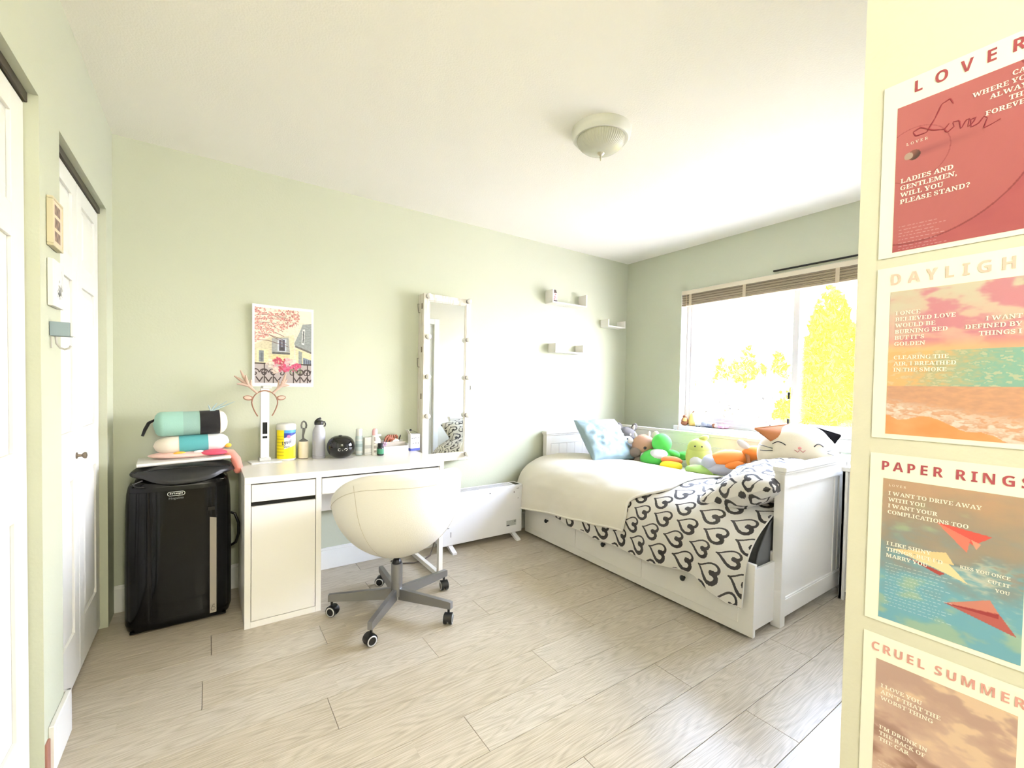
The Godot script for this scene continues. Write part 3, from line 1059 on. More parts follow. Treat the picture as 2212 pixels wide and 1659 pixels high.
# ------------------------------------------------------------------ shelves
func shelves() -> void:
	var q := [
		[2.823, 3.226, 1.944, 2.057, "upper white box shelf on the wall, with a small pink tin on it"],
		[3.506, 3.745, 1.800, 1.870, "smallest white box shelf, close to the room corner"],
		[2.866, 3.200, 1.520, 1.600, "lowest white box shelf, empty, above the bed's head"]]
	for s in q:
		var d := 0.104
		var t := 0.012
		var o := thing("wall_shelf", s[4], "shelf", Vector3(s[0], s[2], 0), 0, "white wall shelves")
		var w: float = s[1] - s[0]
		var h: float = s[3] - s[2]
		part(o, "board", G().bb(0, 0, 0.001, w, t, d, 0.0012), M.furniture_white)
		part(o, "end_panel", G().bb(0, t, 0.001, t, h, d, 0.0012), M.furniture_white)
		part(o, "end_panel", G().bb(w - t, t, 0.001, w, h, d, 0.0012), M.furniture_white)
	var c := thing("pink_tin", "small pink flower-patterned tin with a dark lid on the upper wall shelf", "tin", Vector3(2.868, 1.956, 0.062))
	var im := Image.create(64, 64, false, Image.FORMAT_RGB8)
	im.fill(c8(244, 206, 206))
	for i in 40:
		im.fill_rect(Rect2i(rng.randi_range(0, 60), rng.randi_range(0, 58), rng.randi_range(2, 7), rng.randi_range(2, 6)), [c8(214, 84, 96), c8(250, 240, 236), c8(186, 60, 70)][i % 3])
	var pm := mat("tin_print", Color.WHITE, 0.4)
	pm.albedo_texture = tex(im)
	pm.uv1_scale = Vector3(2, 14, 1)
	part(c, "body", G().lathe([Vector2(0, 0), Vector2(0.028, 0), Vector2(0.031, 0.012), Vector2(0.031, 0.068), Vector2(0.026, 0.076), Vector2(0, 0.076)], 28), pm)
	part(c, "base_band", G().lathe([Vector2(0.0285, 0.001), Vector2(0.0320, 0.004), Vector2(0.0320, 0.014), Vector2(0.029, 0.016)], 28), mat("tin_dark", c8(70, 58, 52), 0.4))
	part(c, "lid", G().lathe([Vector2(0, 0.076), Vector2(0.027, 0.076), Vector2(0.027, 0.086), Vector2(0.022, 0.092), Vector2(0.020, 0.104), Vector2(0.0, 0.106)], 28), M.tin_dark)


# ------------------------------------------------------------------ daybed
func end_panel(t: Node3D, z0: float, z1: float, face: float, x0: float, x1: float) -> void:
	# face: the side with boards (+1 towards +z); the other side is framed the same way
	var m: Material = M.bed_white
	var top := 0.806
	var w := 0.05
	part(t, "post", G().bb(x0, 0.0, z0, x0 + w, top, z1, 0.003), m)
	part(t, "post", G().bb(x1 - w, 0.0, z0, x1, top, z1, 0.003), m)
	part(t, "rail", G().bb(x0 + w, 0.722, z0 + 0.004, x1 - w, top, z1 - 0.004, 0.002), m)
	part(t, "rail", G().bb(x0 + w, 0.045, z0 + 0.004, x1 - w, 0.135, z1 - 0.004, 0.002), m)
	var e := part(t, "end_panel", G().bb(x0 + w, 0.13, z0 + 0.014, x1 - w, 0.725, z1 - 0.014), m)
	# thin bead round the panel
	var zz: float = z1 - 0.013 if face > 0 else z0 + 0.013
	var bd := G()
	bd.bb(x0 + w, 0.714, zz - 0.004, x1 - w, 0.722, zz + 0.006, 0.002)
	bd.bb(x0 + w, 0.135, zz - 0.004, x1 - w, 0.143, zz + 0.006, 0.002)
	bd.bb(x1 - w - 0.085, 0.143, zz - 0.004, x1 - w - 0.078, 0.714, zz + 0.005, 0.002)
	bd.bb(x1 - w - 0.150, 0.143, zz - 0.004, x1 - w - 0.144, 0.714, zz + 0.005, 0.002)
	part(e, "bead", bd, m)
	var c := G()
	c.bb(x0 - 0.010, top, z0 - 0.008, x1 + 0.008, 0.832, z1 + 0.010, 0.005)
	c.bb(x0 - 0.004, top - 0.012, z0 - 0.003, x1 + 0.003, top, z1 + 0.004, 0.003)
	part(t, "cap_rail", c, m)


func daybed() -> void:
	var t := thing("daybed", "white wooden daybed under the window with a wide pulled-out drawer below", "bed")
	var m: Material = M.bed_white
	var x0 := 2.806
	var x1 := 3.662
	end_panel(t, 1.964, 2.014, 1.0, x0, x1)
	end_panel(t, 0.030, 0.080, -1.0, x0, x1)
	# tongue-and-groove boards inside the far end
	for i in 8:
		var xa := x0 + 0.055 + i * 0.0925
		part(t, "board", G().bb(xa, 0.14, 0.066, xa + 0.0905, 0.72, 0.0745, 0.002), m)
	# back: posts' height a little above, horizontal boards
	part(t, "back_rail", G().bb(x1 - 0.02, 0.845, 0.03, x1 + 0.03, 0.870, 2.0, 0.004), m)
	for i in 5:
		var y := 0.845 - 0.082 * (i + 1)
		part(t, "back_board", G().bb(x1 - 0.010, y + 0.002, 0.085, x1 + 0.010, y + 0.081, 1.96, 0.002), m)
	part(t, "front_rail", G().bb(x0 + 0.004, 0.33, 0.08, x0 + 0.026, 0.385, 1.964, 0.002), m)
	# the drawer
	var xd := 2.57
	var dz0 := 0.105
	var dz1 := 1.996
	var fr := G()
	fr.bb(xd, 0.015, dz0, xd + 0.022, 0.374, dz1, 0.002)
	var dr := part(t, "drawer", fr, m)
	for i in 3:
		var a: float = [0.150, 0.7305, 1.322][i]
		var b: float = [0.726, 1.318, 1.921][i]
		# three flush panels, each in a fine recessed line
		part(dr, "drawer_panel", G().bb(xd - 0.0035, 0.064, a, xd + 0.001, 0.345, b, 0.0022), m)
	for z in [0.410, 1.012, 1.616]:
		part(dr, "knob", G(T(Vector3(xd - 0.002, 0.178, z), R(0, 0, PI / 2))).lathe([Vector2(0, 0.0), Vector2(0.008, 0.0), Vector2(0.0065, 0.010), Vector2(0.010, 0.014), Vector2(0.0155, 0.019), Vector2(0.0155, 0.024), Vector2(0.009, 0.029), Vector2(0, 0.030)], 20), M.black_plastic)
	var bx := G()
	bx.bb(xd + 0.022, 0.030, dz1 - 0.032, xd + 0.78, 0.338, dz1 - 0.018, 0.001)
	bx.bb(xd + 0.022, 0.030, dz0 + 0.018, xd + 0.78, 0.338, dz0 + 0.032, 0.001)
	bx.bb(xd + 0.022, 0.030, dz0 + 0.03, xd + 0.78, 0.045, dz1 - 0.03)
	part(dr, "drawer_box", bx, m)
	part(dr, "drawer_inner_shade", G().bb(xd + 0.024, 0.045, dz0 + 0.033, xd + 0.78, 0.30, dz1 - 0.033), M.dark_gap)  # near-black fill painting the shade inside the pulled-out drawer
	# mattress
	var mt := thing("mattress", "dark grey mattress showing between the heart bedspread and the bed's end panel", "mattress", Vector3.ZERO)
	var gm := mat("mattress_grey", c8(92, 92, 90), 0.85)
	var g := G()
	var sec := PackedVector2Array([Vector2(3.60, 0.30), Vector2(3.60, 0.54), Vector2(3.57, 0.555), Vector2(3.0, 0.580), Vector2(2.875, 0.568), Vector2(2.80, 0.525), Vector2(2.735, 0.450), Vector2(2.690, 0.395), Vector2(2.675, 0.36), Vector2(2.675, 0.305)])
	g.prism(sec, 0.10, 1.953)
	part(mt, "body", g, gm)
	part(mt, "piping", G().tube([Vector3(3.0, 0.583, 1.951), Vector3(2.875, 0.571, 1.951), Vector3(2.797, 0.527, 1.951), Vector3(2.732, 0.452, 1.951), Vector3(2.687, 0.396, 1.951), Vector3(2.672, 0.36, 1.951), Vector3(2.672, 0.31, 1.951)], 0.006, 6), gm)


# the bed cover's cross-section: s in metres from the back edge, at a place z along the bed
var cover_pts := [Vector2(3.60, 0.565), Vector2(3.45, 0.585), Vector2(3.25, 0.612), Vector2(3.0, 0.632), Vector2(2.82, 0.628), Vector2(2.68, 0.596), Vector2(2.58, 0.540), Vector2(2.525, 0.465), Vector2(2.505, 0.38), Vector2(2.500, 0.28), Vector2(2.500, 0.16)]
var cover_end := [Vector2(3.60, 0.575), Vector2(3.45, 0.595), Vector2(3.25, 0.612), Vector2(3.0, 0.618), Vector2(2.87, 0.600), Vector2(2.77, 0.560), Vector2(2.67, 0.500), Vector2(2.59, 0.430), Vector2(2.548, 0.355), Vector2(2.532, 0.25), Vector2(2.522, 0.13)]
var cover_n1 := FastNoiseLite.new()


func curve_at(p: Array, k: float) -> Vector2:
	var i := clampi(int(floor(k)), 0, p.size() - 2)
	var t := k - i
	var a: Vector2 = p[maxi(i - 1, 0)]
	var b: Vector2 = p[i]
	var c: Vector2 = p[i + 1]
	var d: Vector2 = p[mini(i + 2, p.size() - 1)]
	return b.cubic_interpolate(c, a, d, t)


func cover(k: float, z: float, lift := 0.0) -> Vector3:
	var e := smoothstep(1.62, 1.98, z)
	var p := curve_at(cover_pts, k).lerp(curve_at(cover_end, k), e)
	var q := curve_at(cover_pts, minf(k + 0.05, 10.0)).lerp(curve_at(cover_end, minf(k + 0.05, 10.0)), e)
	var r := curve_at(cover_pts, maxf(k - 0.05, 0.0)).lerp(curve_at(cover_end, maxf(k - 0.05, 0.0)), e)
	var d := (q - r).normalized()
	var nn := Vector2(d.y, -d.x)
	if nn.y < 0 and absf(nn.y) > absf(nn.x) or nn.x > 0 and absf(nn.x) > absf(nn.y): nn = -nn
	# softness: gentle swells on top, soft folds on the hanging side
	var hang := smoothstep(5.5, 9.0, k)
	var w := cover_n1.get_noise_2d(z * 60.0, k * 9.0) * 0.010 + hang * 0.013 * sin(z * 17.0 + sin(z * 7.0) * 1.5 + k * 0.3)
	# the far end dips behind the blue cushion
	var near_wall := exp(-pow((z - 0.075) / 0.10, 2.0)) * 0.02
	p += nn * (w + lift) - Vector2(0, near_wall)
	return Vector3(p.x, p.y, z)


func k_for_y(y: float, z: float) -> float:   # where the hanging part reaches height y
	var lo := 6.0
	var hi := 10.0
	for i in 18:
		var m := (lo + hi) / 2
		if curve_at(cover_pts, m).lerp(curve_at(cover_end, m), smoothstep(1.62, 1.98, z)).y > y: lo = m
		else: hi = m
	return lo


func table(p: Array, x: float) -> float:
	for i in p.size() - 1:
		if x <= p[i + 1][0]:
			return lerpf(p[i][1], p[i + 1][1], clampf((x - p[i][0]) / (p[i + 1][0] - p[i][0]), 0.0, 1.0))
	return p[-1][1]


func cushion(w: float, h: float, t: float, called: String, m: Material, parent: Node3D, xf: Transform3D, uv := Vector2(1, 1), pinch := 0.07, seed_ := 1, wr := 0.006) -> MeshInstance3D:
	var nz := fnoise(seed_, 0.9, 3)
	var g := G(xf)
	for side in [1.0, -1.0]:
		g.sheet(36, 36, func(u, v):
			var a: float = u * 2 - 1
			var b: float = v * 2 - 1
			var ex: float = (1.0 - a * a)
			var ey: float = (1.0 - b * b)
			var z: float = pow(maxf(ex * ey, 0.0), 0.42) * t * 0.5
			z += nz.get_noise_2d(a * 2.0 + side * 10.0, b * 2.0) * wr * sqrt(maxf(ex * ey, 0.0)) * 2.0
			return Vector3(a * w * 0.5 * (1.0 - pinch * ey * a * a), b * h * 0.5 * (1.0 - pinch * ex * b * b), side * z), xf * Vector3.ZERO if false else Vector3.ZERO,
			func(u, v): return Vector2(u * w / uv.x, v * h / uv.y))
	return part(parent, called, g, m)


func bedding() -> void:
	cover_n1.seed = 77
	cover_n1.frequency = 0.03
	cover_n1.fractal_octaves = 2
	var hm := mat("heart_cotton", Color.WHITE, 0.8)
	hm.albedo_texture = hearts()
	var hem := [[0.10, 0.30], [0.45, 0.262], [1.0, 0.222], [1.45, 0.218], [1.62, 0.240], [1.72, 0.235], [1.80, 0.190], [1.88, 0.155], [1.975, 0.165]]
	var bs := thing("bedspread", "white bedspread with brushed dark grey hearts hanging over the drawer front", "bedspread")
	var zz0 := 0.10
	var zz1 := 1.958
	var su := 0.30
	var sv := 0.216
	var uvf := func(u, v):
		var z: float = lerpf(zz0, zz1, v)
		var k: float = u * k_for_y(table(hem, z), z)
		return Vector2(z / su, (k * 0.118 if k < 4.0 else 0.472 + (k - 4.0) * 0.107) / sv + 0.2)
	var g := G()
	g.sheet(90, 130, func(u, v):
		var z: float = lerpf(zz0, zz1, v)
		return cover(u * k_for_y(table(hem, z), z), z), Vector3(3.1, 0.3, 1.0), uvf)
	# underside, so that the cloth has thickness at its hems
	g.sheet(60, 90, func(u, v):
		var z: float = lerpf(zz0, zz1, v)
		return cover(u * k_for_y(table(hem, z), z), z, -0.007), null, uvf)
	var bsm := part(bs, "cloth", g, hm)
	var e := G()
	var line := []
	for i in 91:
		var z := lerpf(zz0, zz1, i / 90.0)
		line.append(cover(k_for_y(table(hem, z), z), z, -0.0035))
	e.tube(line, 0.0042, 6)
	var l2 := []
	for i in 61:
		l2.append(cover(i / 60.0 * k_for_y(table(hem, zz1), zz1), zz1, -0.0035))
	e.tube(l2, 0.0042, 6)
	part(bs, "hem", e, mat("hem_white", c8(226, 222, 214), 0.8))

	# cream throw over the far two thirds
	var fl := mat("throw_fleece", c8(240, 234, 220), 0.9)
	fl.rim_enabled = true
	fl.rim = 0.3
	fuzz(fl)
	var hem2 := [[0.075, 0.235], [0.45, 0.265], [0.83, 0.305], [1.25, 0.345]]
	var edge := func(k: float) -> float:     # the throw's near edge along the bed
		return lerpf(1.40, 1.225, smoothstep(5.2, 7.4, k)) + 0.012 * sin(k * 1.7)
	var tb := thing("throw_blanket", "plain cream fleece blanket spread over the far part of the heart bedspread", "blanket")
	var th := G()
	var bl := func(u, v, lift):
		var k0: float = u * 9.3
		var z1: float = edge.call(k0)
		var z: float = lerpf(0.073, z1, v)
		var km: float = k_for_y(table(hem2, z), z)
		var k: float = u * km
		var fold: float = 0.006 * sin(z * 21.0 + k * 0.9) * smoothstep(6.5, 9.0, k)
		return cover(k, z, 0.014 + lift + fold + 0.003 * cover_n1.get_noise_2d(z * 150.0, k * 22.0))
	th.sheet(80, 100, func(u, v): return bl.call(u, v, 0.0), Vector3(3.1, 0.3, 0.7))
	th.sheet(50, 60, func(u, v): return bl.call(u, v, -0.010))
	part(tb, "cloth", th, fl)
	var hb := G()
	var h1 := []
	for i in 81: h1.append(bl.call(1.0, i / 80.0, -0.004))
	hb.tube(h1, 0.0085, 8)
	var h2 := []
	for i in 71: h2.append(bl.call(i / 70.0, 1.0, -0.004))
	hb.tube(h2, 0.0085, 8)
	part(tb, "bound_edge", hb, mat("throw_edge", c8(244, 239, 228), 0.8))

	# pillow in the same cotton, against the near end panel
	var pl := thing("bed_pillow", "plump pillow in heart-print cotton lying against the bed's near end panel", "pillow")
	var pm := mat("pillow_cotton", Color.WHITE, 0.8)
	pm.albedo_texture = hm.albedo_texture
	cushion(0.44, 0.72, 0.23, "cover", pm, pl, Transform3D(R(-0.42, 0.10, 0.08) * Basis(Vector3(0, 0, 1), Vector3(1, 0, 0), Vector3(0, 1, 0)), Vector3(3.03, 0.676, 1.765)), Vector2(-0.27, 0.22), 0.05, 4, 0.010)

	# pale blue cushion leaning on the far end
	var bc := thing("throw_cushion", "pale blue square cushion leaning on the bed's far end panel", "cushion")
	var bm := mat("blue_velvet", c8(146, 168, 174), 0.75)
	bm.rim_enabled = true
	bm.rim = 0.4
	var a := Vector3(2.93, 0.625, 0.545)
	var b := Vector3(3.305, 0.625, 0.600)
	var tl := Vector3(2.95, 0.925, 0.255)
	var xx := (b - a).normalized()
	var zz := xx.cross((tl - a).normalized()).normalized()
	var yy := zz.cross(xx).normalized()
	var cn := (a + b) / 2 + yy * 0.205
	cushion(0.44, 0.43, 0.15, "cover", bm, bc, Transform3D(Basis(xx, yy, zz), cn + zz * 0.02), Vector2(1, 1), 0.05, 12, 0.012)


# ------------------------------------------------------------------ soft toys
func plush_mat(called: String, c: Color) -> StandardMaterial3D:
	var m := mat(called, c, 0.85)
	m.rim_enabled = true
	m.rim = 0.35
	fuzz(m)
	return m


func fuzz(m: StandardMaterial3D) -> void:     # short pile: one fine bump map shared by all the soft things
	if not M.has("fuzz"):
		var t := NoiseTexture2D.new()
		t.width = 256
		t.height = 256
		t.seamless = true
		t.noise = fnoise(91, 0.12, 3)
		t.as_normal_map = true
		t.bump_strength = 1.6
		M.fuzz = t
	m.normal_enabled = true
	m.normal_texture = M.fuzz
	m.normal_scale = 0.7
	m.uv1_triplanar = true
	m.uv1_scale = Vector3.ONE * 9.0


func blob(t: Node3D, called: String, m: Material, c: Vector3, r: Vector3, b := Basis()) -> MeshInstance3D:
	return part(t, called, G().ball(c, r, b, 24, 16), m)


func toy(called: String, label: String, p: Vector3, turn: float, group := "soft toys along the back of the bed") -> Node3D:
	return thing(called, label, "soft toy", p, turn, group)


# faces turn towards the camera: local +z is the toy's front
func plush_on_bed() -> void:
	var face := -0.95
	var black := mat("toy_black", c8(22, 20, 20), 0.35)
	var grey := plush_mat("plush_grey", c8(112, 106, 102))
	var pale := plush_mat("plush_pale", c8(226, 218, 206))
	var brown := plush_mat("plush_brown", c8(176, 136, 108))
	var taupe := plush_mat("plush_taupe", c8(128, 114, 102))
	var green := plush_mat("plush_green", c8(66, 168, 62))
	var lime := plush_mat("plush_lime", c8(184, 196, 104))
	var leaf := plush_mat("plush_leaf", c8(150, 184, 98))
	var white := plush_mat("plush_white", c8(238, 238, 236))
	var yellow := plush_mat("plush_yellow", c8(248, 222, 44))
	var rust := plush_mat("plush_rust", c8(190, 104, 44))
	var orange := plush_mat("plush_orange", c8(222, 124, 46))
	var lilac := plush_mat("plush_lilac", c8(200, 204, 220))
	var cream := plush_mat("plush_cream", c8(238, 228, 206))
	var choc := plush_mat("plush_choc", c8(150, 92, 48))
	var blue := plush_mat("plush_blue", c8(150, 168, 190))

	# grey wolf cub
	var w := toy("wolf_plush", "grey wolf cub soft toy with a pale muzzle, half behind the blue cushion", Vector3(3.46, 0.575, 0.40), face)
	blob(w, "body", grey, Vector3(0.0, 0.09, -0.02), Vector3(0.075, 0.10, 0.07))
	var wh := blob(w, "head", grey, Vector3(0.0, 0.225, 0.0), Vector3(0.085, 0.075, 0.075))
	blob(wh, "muzzle", pale, Vector3(0.015, 0.190, 0.070), Vector3(0.045, 0.036, 0.040))
	blob(wh, "nose", black, Vector3(0.022, 0.204, 0.108), Vector3(0.010, 0.008, 0.008))
	for s in [-1.0, 1.0]:
		blob(wh, "ear", grey, Vector3(s * 0.064, 0.300, 0.0), Vector3(0.025, 0.038, 0.014), R(0, 0, -s * 0.35))
		blob(wh, "inner_ear", pale, Vector3(s * 0.062, 0.297, 0.010), Vector3(0.013, 0.024, 0.008), R(0, 0, -s * 0.35))
		blob(wh, "eye", pale, Vector3(s * 0.032 + 0.008, 0.240, 0.070), Vector3(0.008, 0.008, 0.005))
		blob(w, "paw", grey, Vector3(s * 0.06, 0.05, 0.07), Vector3(0.032, 0.028, 0.042))

	# brown fawn
	var d := toy("fawn_plush", "brown fawn soft toy with pale horns, tipped between the blue cushion and the green toy", Vector3(3.385, 0.575, 0.615), face)
	blob(d, "body", taupe, Vector3(-0.045, 0.075, -0.01), Vector3(0.088, 0.078, 0.08))
	var dh := blob(d, "head", brown, Vector3(0.03, 0.170, 0.03), Vector3(0.094, 0.092, 0.082))
	blob(dh, "muzzle", taupe, Vector3(-0.030, 0.115, 0.090), Vector3(0.048, 0.042, 0.038))
	blob(dh, "eye", black, Vector3(0.045, 0.160, 0.106), Vector3(0.0135, 0.0135, 0.008))
	for q in [[-0.035, 0.245, 0.35], [0.07, 0.262, -0.15]]:
		blob(dh, "horn", pale, Vector3(q[0], q[1], 0.03), Vector3(0.013, 0.030, 0.013), R(0, 0, q[2]))
	blob(dh, "ear", pale, Vector3(0.120, 0.255, 0.01), Vector3(0.028, 0.040, 0.014), R(0, 0, -0.3))
	blob(d, "paw", taupe, Vector3(0.0, 0.045, 0.10), Vector3(0.040, 0.040, 0.040))
	blob(d, "paw", pale, Vector3(0.035, 0.098, 0.125), Vector3(0.022, 0.026, 0.018))
	blob(d, "paw", pale, Vector3(-0.075, 0.205, 0.06), Vector3(0.024, 0.026, 0.02))

	# green round toy
	var gt := toy("green_plush", "bright green soft toy with a round ball top and a white patch on its side", Vector3(3.40, 0.575, 0.80), face)
	blob(gt, "body", green, Vector3(-0.02, 0.078, 0.02), Vector3(0.132, 0.082, 0.105), R(0, 0, 0.08))
	blob(gt, "head", green, Vector3(0.015, 0.205, 0.0), Vector3(0.078, 0.078, 0.075))
	blob(gt, "patch", white, Vector3(-0.012, 0.116, 0.066), Vector3(0.078, 0.042, 0.060), R(0.5, 0, 0.12))
	blob(gt, "arm", green, Vector3(0.105, 0.125, 0.03), Vector3(0.055, 0.034, 0.04), R(0, 0, -0.25))
	blob(gt, "arm", green, Vector3(0.185, 0.115, 0.01), Vector3(0.060, 0.034, 0.04), R(0, 0, 0.1))

	# orange and yellow roll
	var yr := toy("bun_plush", "small yellow soft toy with an orange-brown band on top, beside the green one", Vector3(3.325, 0.585, 0.965), face)
	blob(yr, "body", yellow, Vector3(0.0, 0.045, 0.02), Vector3(0.083, 0.045, 0.055))
	blob(yr, "top_band", rust, Vector3(0.004, 0.082, -0.005), Vector3(0.080, 0.034, 0.05), R(0, 0, -0.05))

	# lime dinosaur
	var l := toy("dinosaur_plush", "lime green sitting dinosaur soft toy with a white tummy and a crest", Vector3(3.44, 0.585, 1.125), face)
	blob(l, "body", lime, Vector3(0.0, 0.125, 0.0), Vector3(0.095, 0.128, 0.075))
	blob(l, "head", lime, Vector3(0.0, 0.190, 0.0), Vector3(0.084, 0.075, 0.070))
	blob(l, "tummy", white, Vector3(-0.012, 0.095, 0.042), Vector3(0.056, 0.062, 0.040))
	blob(l, "crest", lime, Vector3(0.030, 0.268, 0.0), Vector3(0.040, 0.022, 0.030), R(0, 0, 0.45))
	for s in [-1.0, 1.0]:
		blob(l, "eye", black, Vector3(s * 0.024 - 0.008, 0.212, 0.069), Vector3(0.006, 0.006, 0.004))
		blob(l, "foot", lime, Vector3(s * 0.055, 0.022, 0.06), Vector3(0.026, 0.020, 0.032))

	# flat pale green toy
	var f := toy("crocodile_plush", "long flat pale green soft toy lying in front of the orange dog", Vector3(3.30, 0.600, 1.295), face)
	blob(f, "body", leaf, Vector3(-0.045, 0.040, 0.0), Vector3(0.115, 0.042, 0.065), R(0, 0, -0.10))
	blob(f, "tail", leaf, Vector3(0.085, 0.018, 0.01), Vector3(0.12, 0.030, 0.05), R(0, 0, -0.16))
	blob(f, "foot", leaf, Vector3(-0.09, 0.018, 0.06), Vector3(0.036, 0.018, 0.026))

	# orange dog lying down
	var c := toy("dog_plush", "orange and white dog soft toy lying on its belly beside the big cat", Vector3(3.42, 0.615, 1.425), face)
	blob(c, "belly", lilac, Vector3(-0.02, 0.055, 0.02), Vector3(0.20, 0.058, 0.088), R(0, 0, 0.05))
	blob(c, "rump", lilac, Vector3(-0.165, 0.075, 0.0), Vector3(0.062, 0.070, 0.075))
	blob(c, "body", orange, Vector3(-0.045, 0.118, 0.0), Vector3(0.135, 0.068, 0.088), R(0, 0, 0.12))
	blob(c, "hind_leg", orange, Vector3(-0.02, 0.085, 0.082), Vector3(0.066, 0.034, 0.026), R(0, 0, 0.25))
	var ch := blob(c, "head", orange, Vector3(0.118, 0.168, 0.01), Vector3(0.088, 0.058, 0.070), R(0, 0, -0.06))
	blob(ch, "cheek", lilac, Vector3(0.165, 0.120, 0.045), Vector3(0.080, 0.042, 0.052), R(0, 0, 0.15))
	blob(ch, "ear", white, Vector3(0.035, 0.232, 0.035), Vector3(0.046, 0.024, 0.014), R(0, 0, -0.55))
	blob(ch, "nose", black, Vector3(0.205, 0.165, 0.02), Vector3(0.009, 0.008, 0.010))
	part(c, "harness_strap", G().tube([Vector3(0.062, 0.205, 0.0), Vector3(0.058, 0.150, 0.085), Vector3(0.075, 0.075, 0.105)], 0.013, 8, 0.35), choc)

	# blue cushion under the cat
	var u := thing("small_cushion", "small slate-blue cushion squeezed between the orange dog and the big cat", "cushion", Vector3.ZERO)
	cushion(0.26, 0.24, 0.11, "cover", blue, u, T(Vector3(3.40, 0.665, 1.555), R(-PI / 2 + 0.12, 0.5, 0)), Vector2(1, 1), 0.05, 8, 0.006)

	# large calico cat
	var k := toy("cat_plush", "big round cream cat soft toy with one brown and one black ear, eyes closed", Vector3(3.475, 0.632, 1.785), -0.78)
	var bd := G()
	bd.sheet(48, 32, func(a, b):
		var th: float = PI * b
		var ph: float = TAU * a
		var y: float = -cos(th)
		var r: float = pow(sin(th), 0.80)
		var wide: float = 0.228 - 0.026 * smoothstep(0.0, 1.0, y)
		return Vector3(r * cos(ph) * wide, 0.185 + y * 0.195, r * sin(ph) * 0.185), Vector3(0, 0.18, 0))
	part(k, "body", bd, cream)
	var hd: Node3D = k.get_node("body")
	var onface := func(x: float, y: float) -> Vector3:    # a point on the front of the body
		var yy := (y - 0.185) / 0.195
		var r := pow(sqrt(maxf(1.0 - yy * yy, 0.0)), 0.80)
		var wide := 0.228 - 0.026 * smoothstep(0.0, 1.0, yy)
		var cx := clampf(x / maxf(r * wide, 0.001), -1, 1)
		return Vector3(x, y, r * sqrt(1.0 - cx * cx) * 0.185)
	# folded ears
	var soft_black := mat("plush_black", c8(16, 15, 15), 1.0)
	soft_black.specular_mode = BaseMaterial3D.SPECULAR_DISABLED
	var ear := func(sx: float, m: Material, name_: String, tipx: float, tipy: float) -> void:
		var g := G()
		var base0 := Vector3(sx * 0.050, 0.374, 0.005)
		var base1 := Vector3(sx * 0.178, 0.275, 0.075)
		var tip := Vector3(tipx, tipy, 0.035)
		g.sheet(12, 12, func(a, b):
			var p := base0.lerp(base1, a).lerp(tip, b * (0.94 + 0.06 * sin(a * PI)))
			return p + Vector3(0, 0, 0.032 * sin(a * PI) * (1.0 - b) + 0.008), Vector3(0, 0.2, -0.3))
		g.sheet(12, 12, func(a, b):
			var p := base0.lerp(base1, a).lerp(tip, b * (0.94 + 0.06 * sin(a * PI)))
			return p - Vector3(0, 0, 0.020 * sin(a * PI) * (1.0 - b) + 0.0), Vector3(0, 0.2, 0.3))
		g.tube([base0, tip], 0.007, 6)
		g.tube([tip, base1], 0.007, 6)
		part(hd, name_, g, m)
	ear.call(-1.0, choc, "ear", -0.262, 0.345)
	ear.call(1.0, soft_black, "ear", 0.228, 0.318)
	for s in [-1.0, 1.0]:
		var arc := []
		for i in 11:
			var t := i / 10.0
			arc.append(onface.call(s * 0.100 + (t - 0.5) * 0.056 - 0.050, 0.258 + 0.016 * sin(t * PI)) + Vector3(0, 0, 0.002))
		part(hd, "closed_eye", G().tube(arc, 0.0028, 6), black)
		for q in [0.236, 0.214]:
			var wl := []
			for i in 5:
				wl.append(onface.call(s * (0.142 + 0.042 * i / 4.0) - 0.040, q + (i / 4.0 - 0.5) * (0.010 if q > 0.22 else -0.012)) + Vector3(0, 0, 0.0025))
			part(hd, "whisker", G().tube(wl, 0.0024, 5), black)
	var pink := mat("toy_pink", c8(206, 140, 132), 0.7)
	part(hd, "nose", G().ball(onface.call(-0.055, 0.246), Vector3(0.011, 0.009, 0.006)), pink)
	var mo := []
	for i in 13:
		var t := i / 12.0
		mo.append(onface.call((t - 0.5) * 0.056 - 0.055, 0.222 + 0.012 * absf(cos(t * TAU * 1.0)) * 1.0) + Vector3(0, 0, 0.002))
	part(hd, "mouth", G().tube(mo, 0.0022, 5), pink)


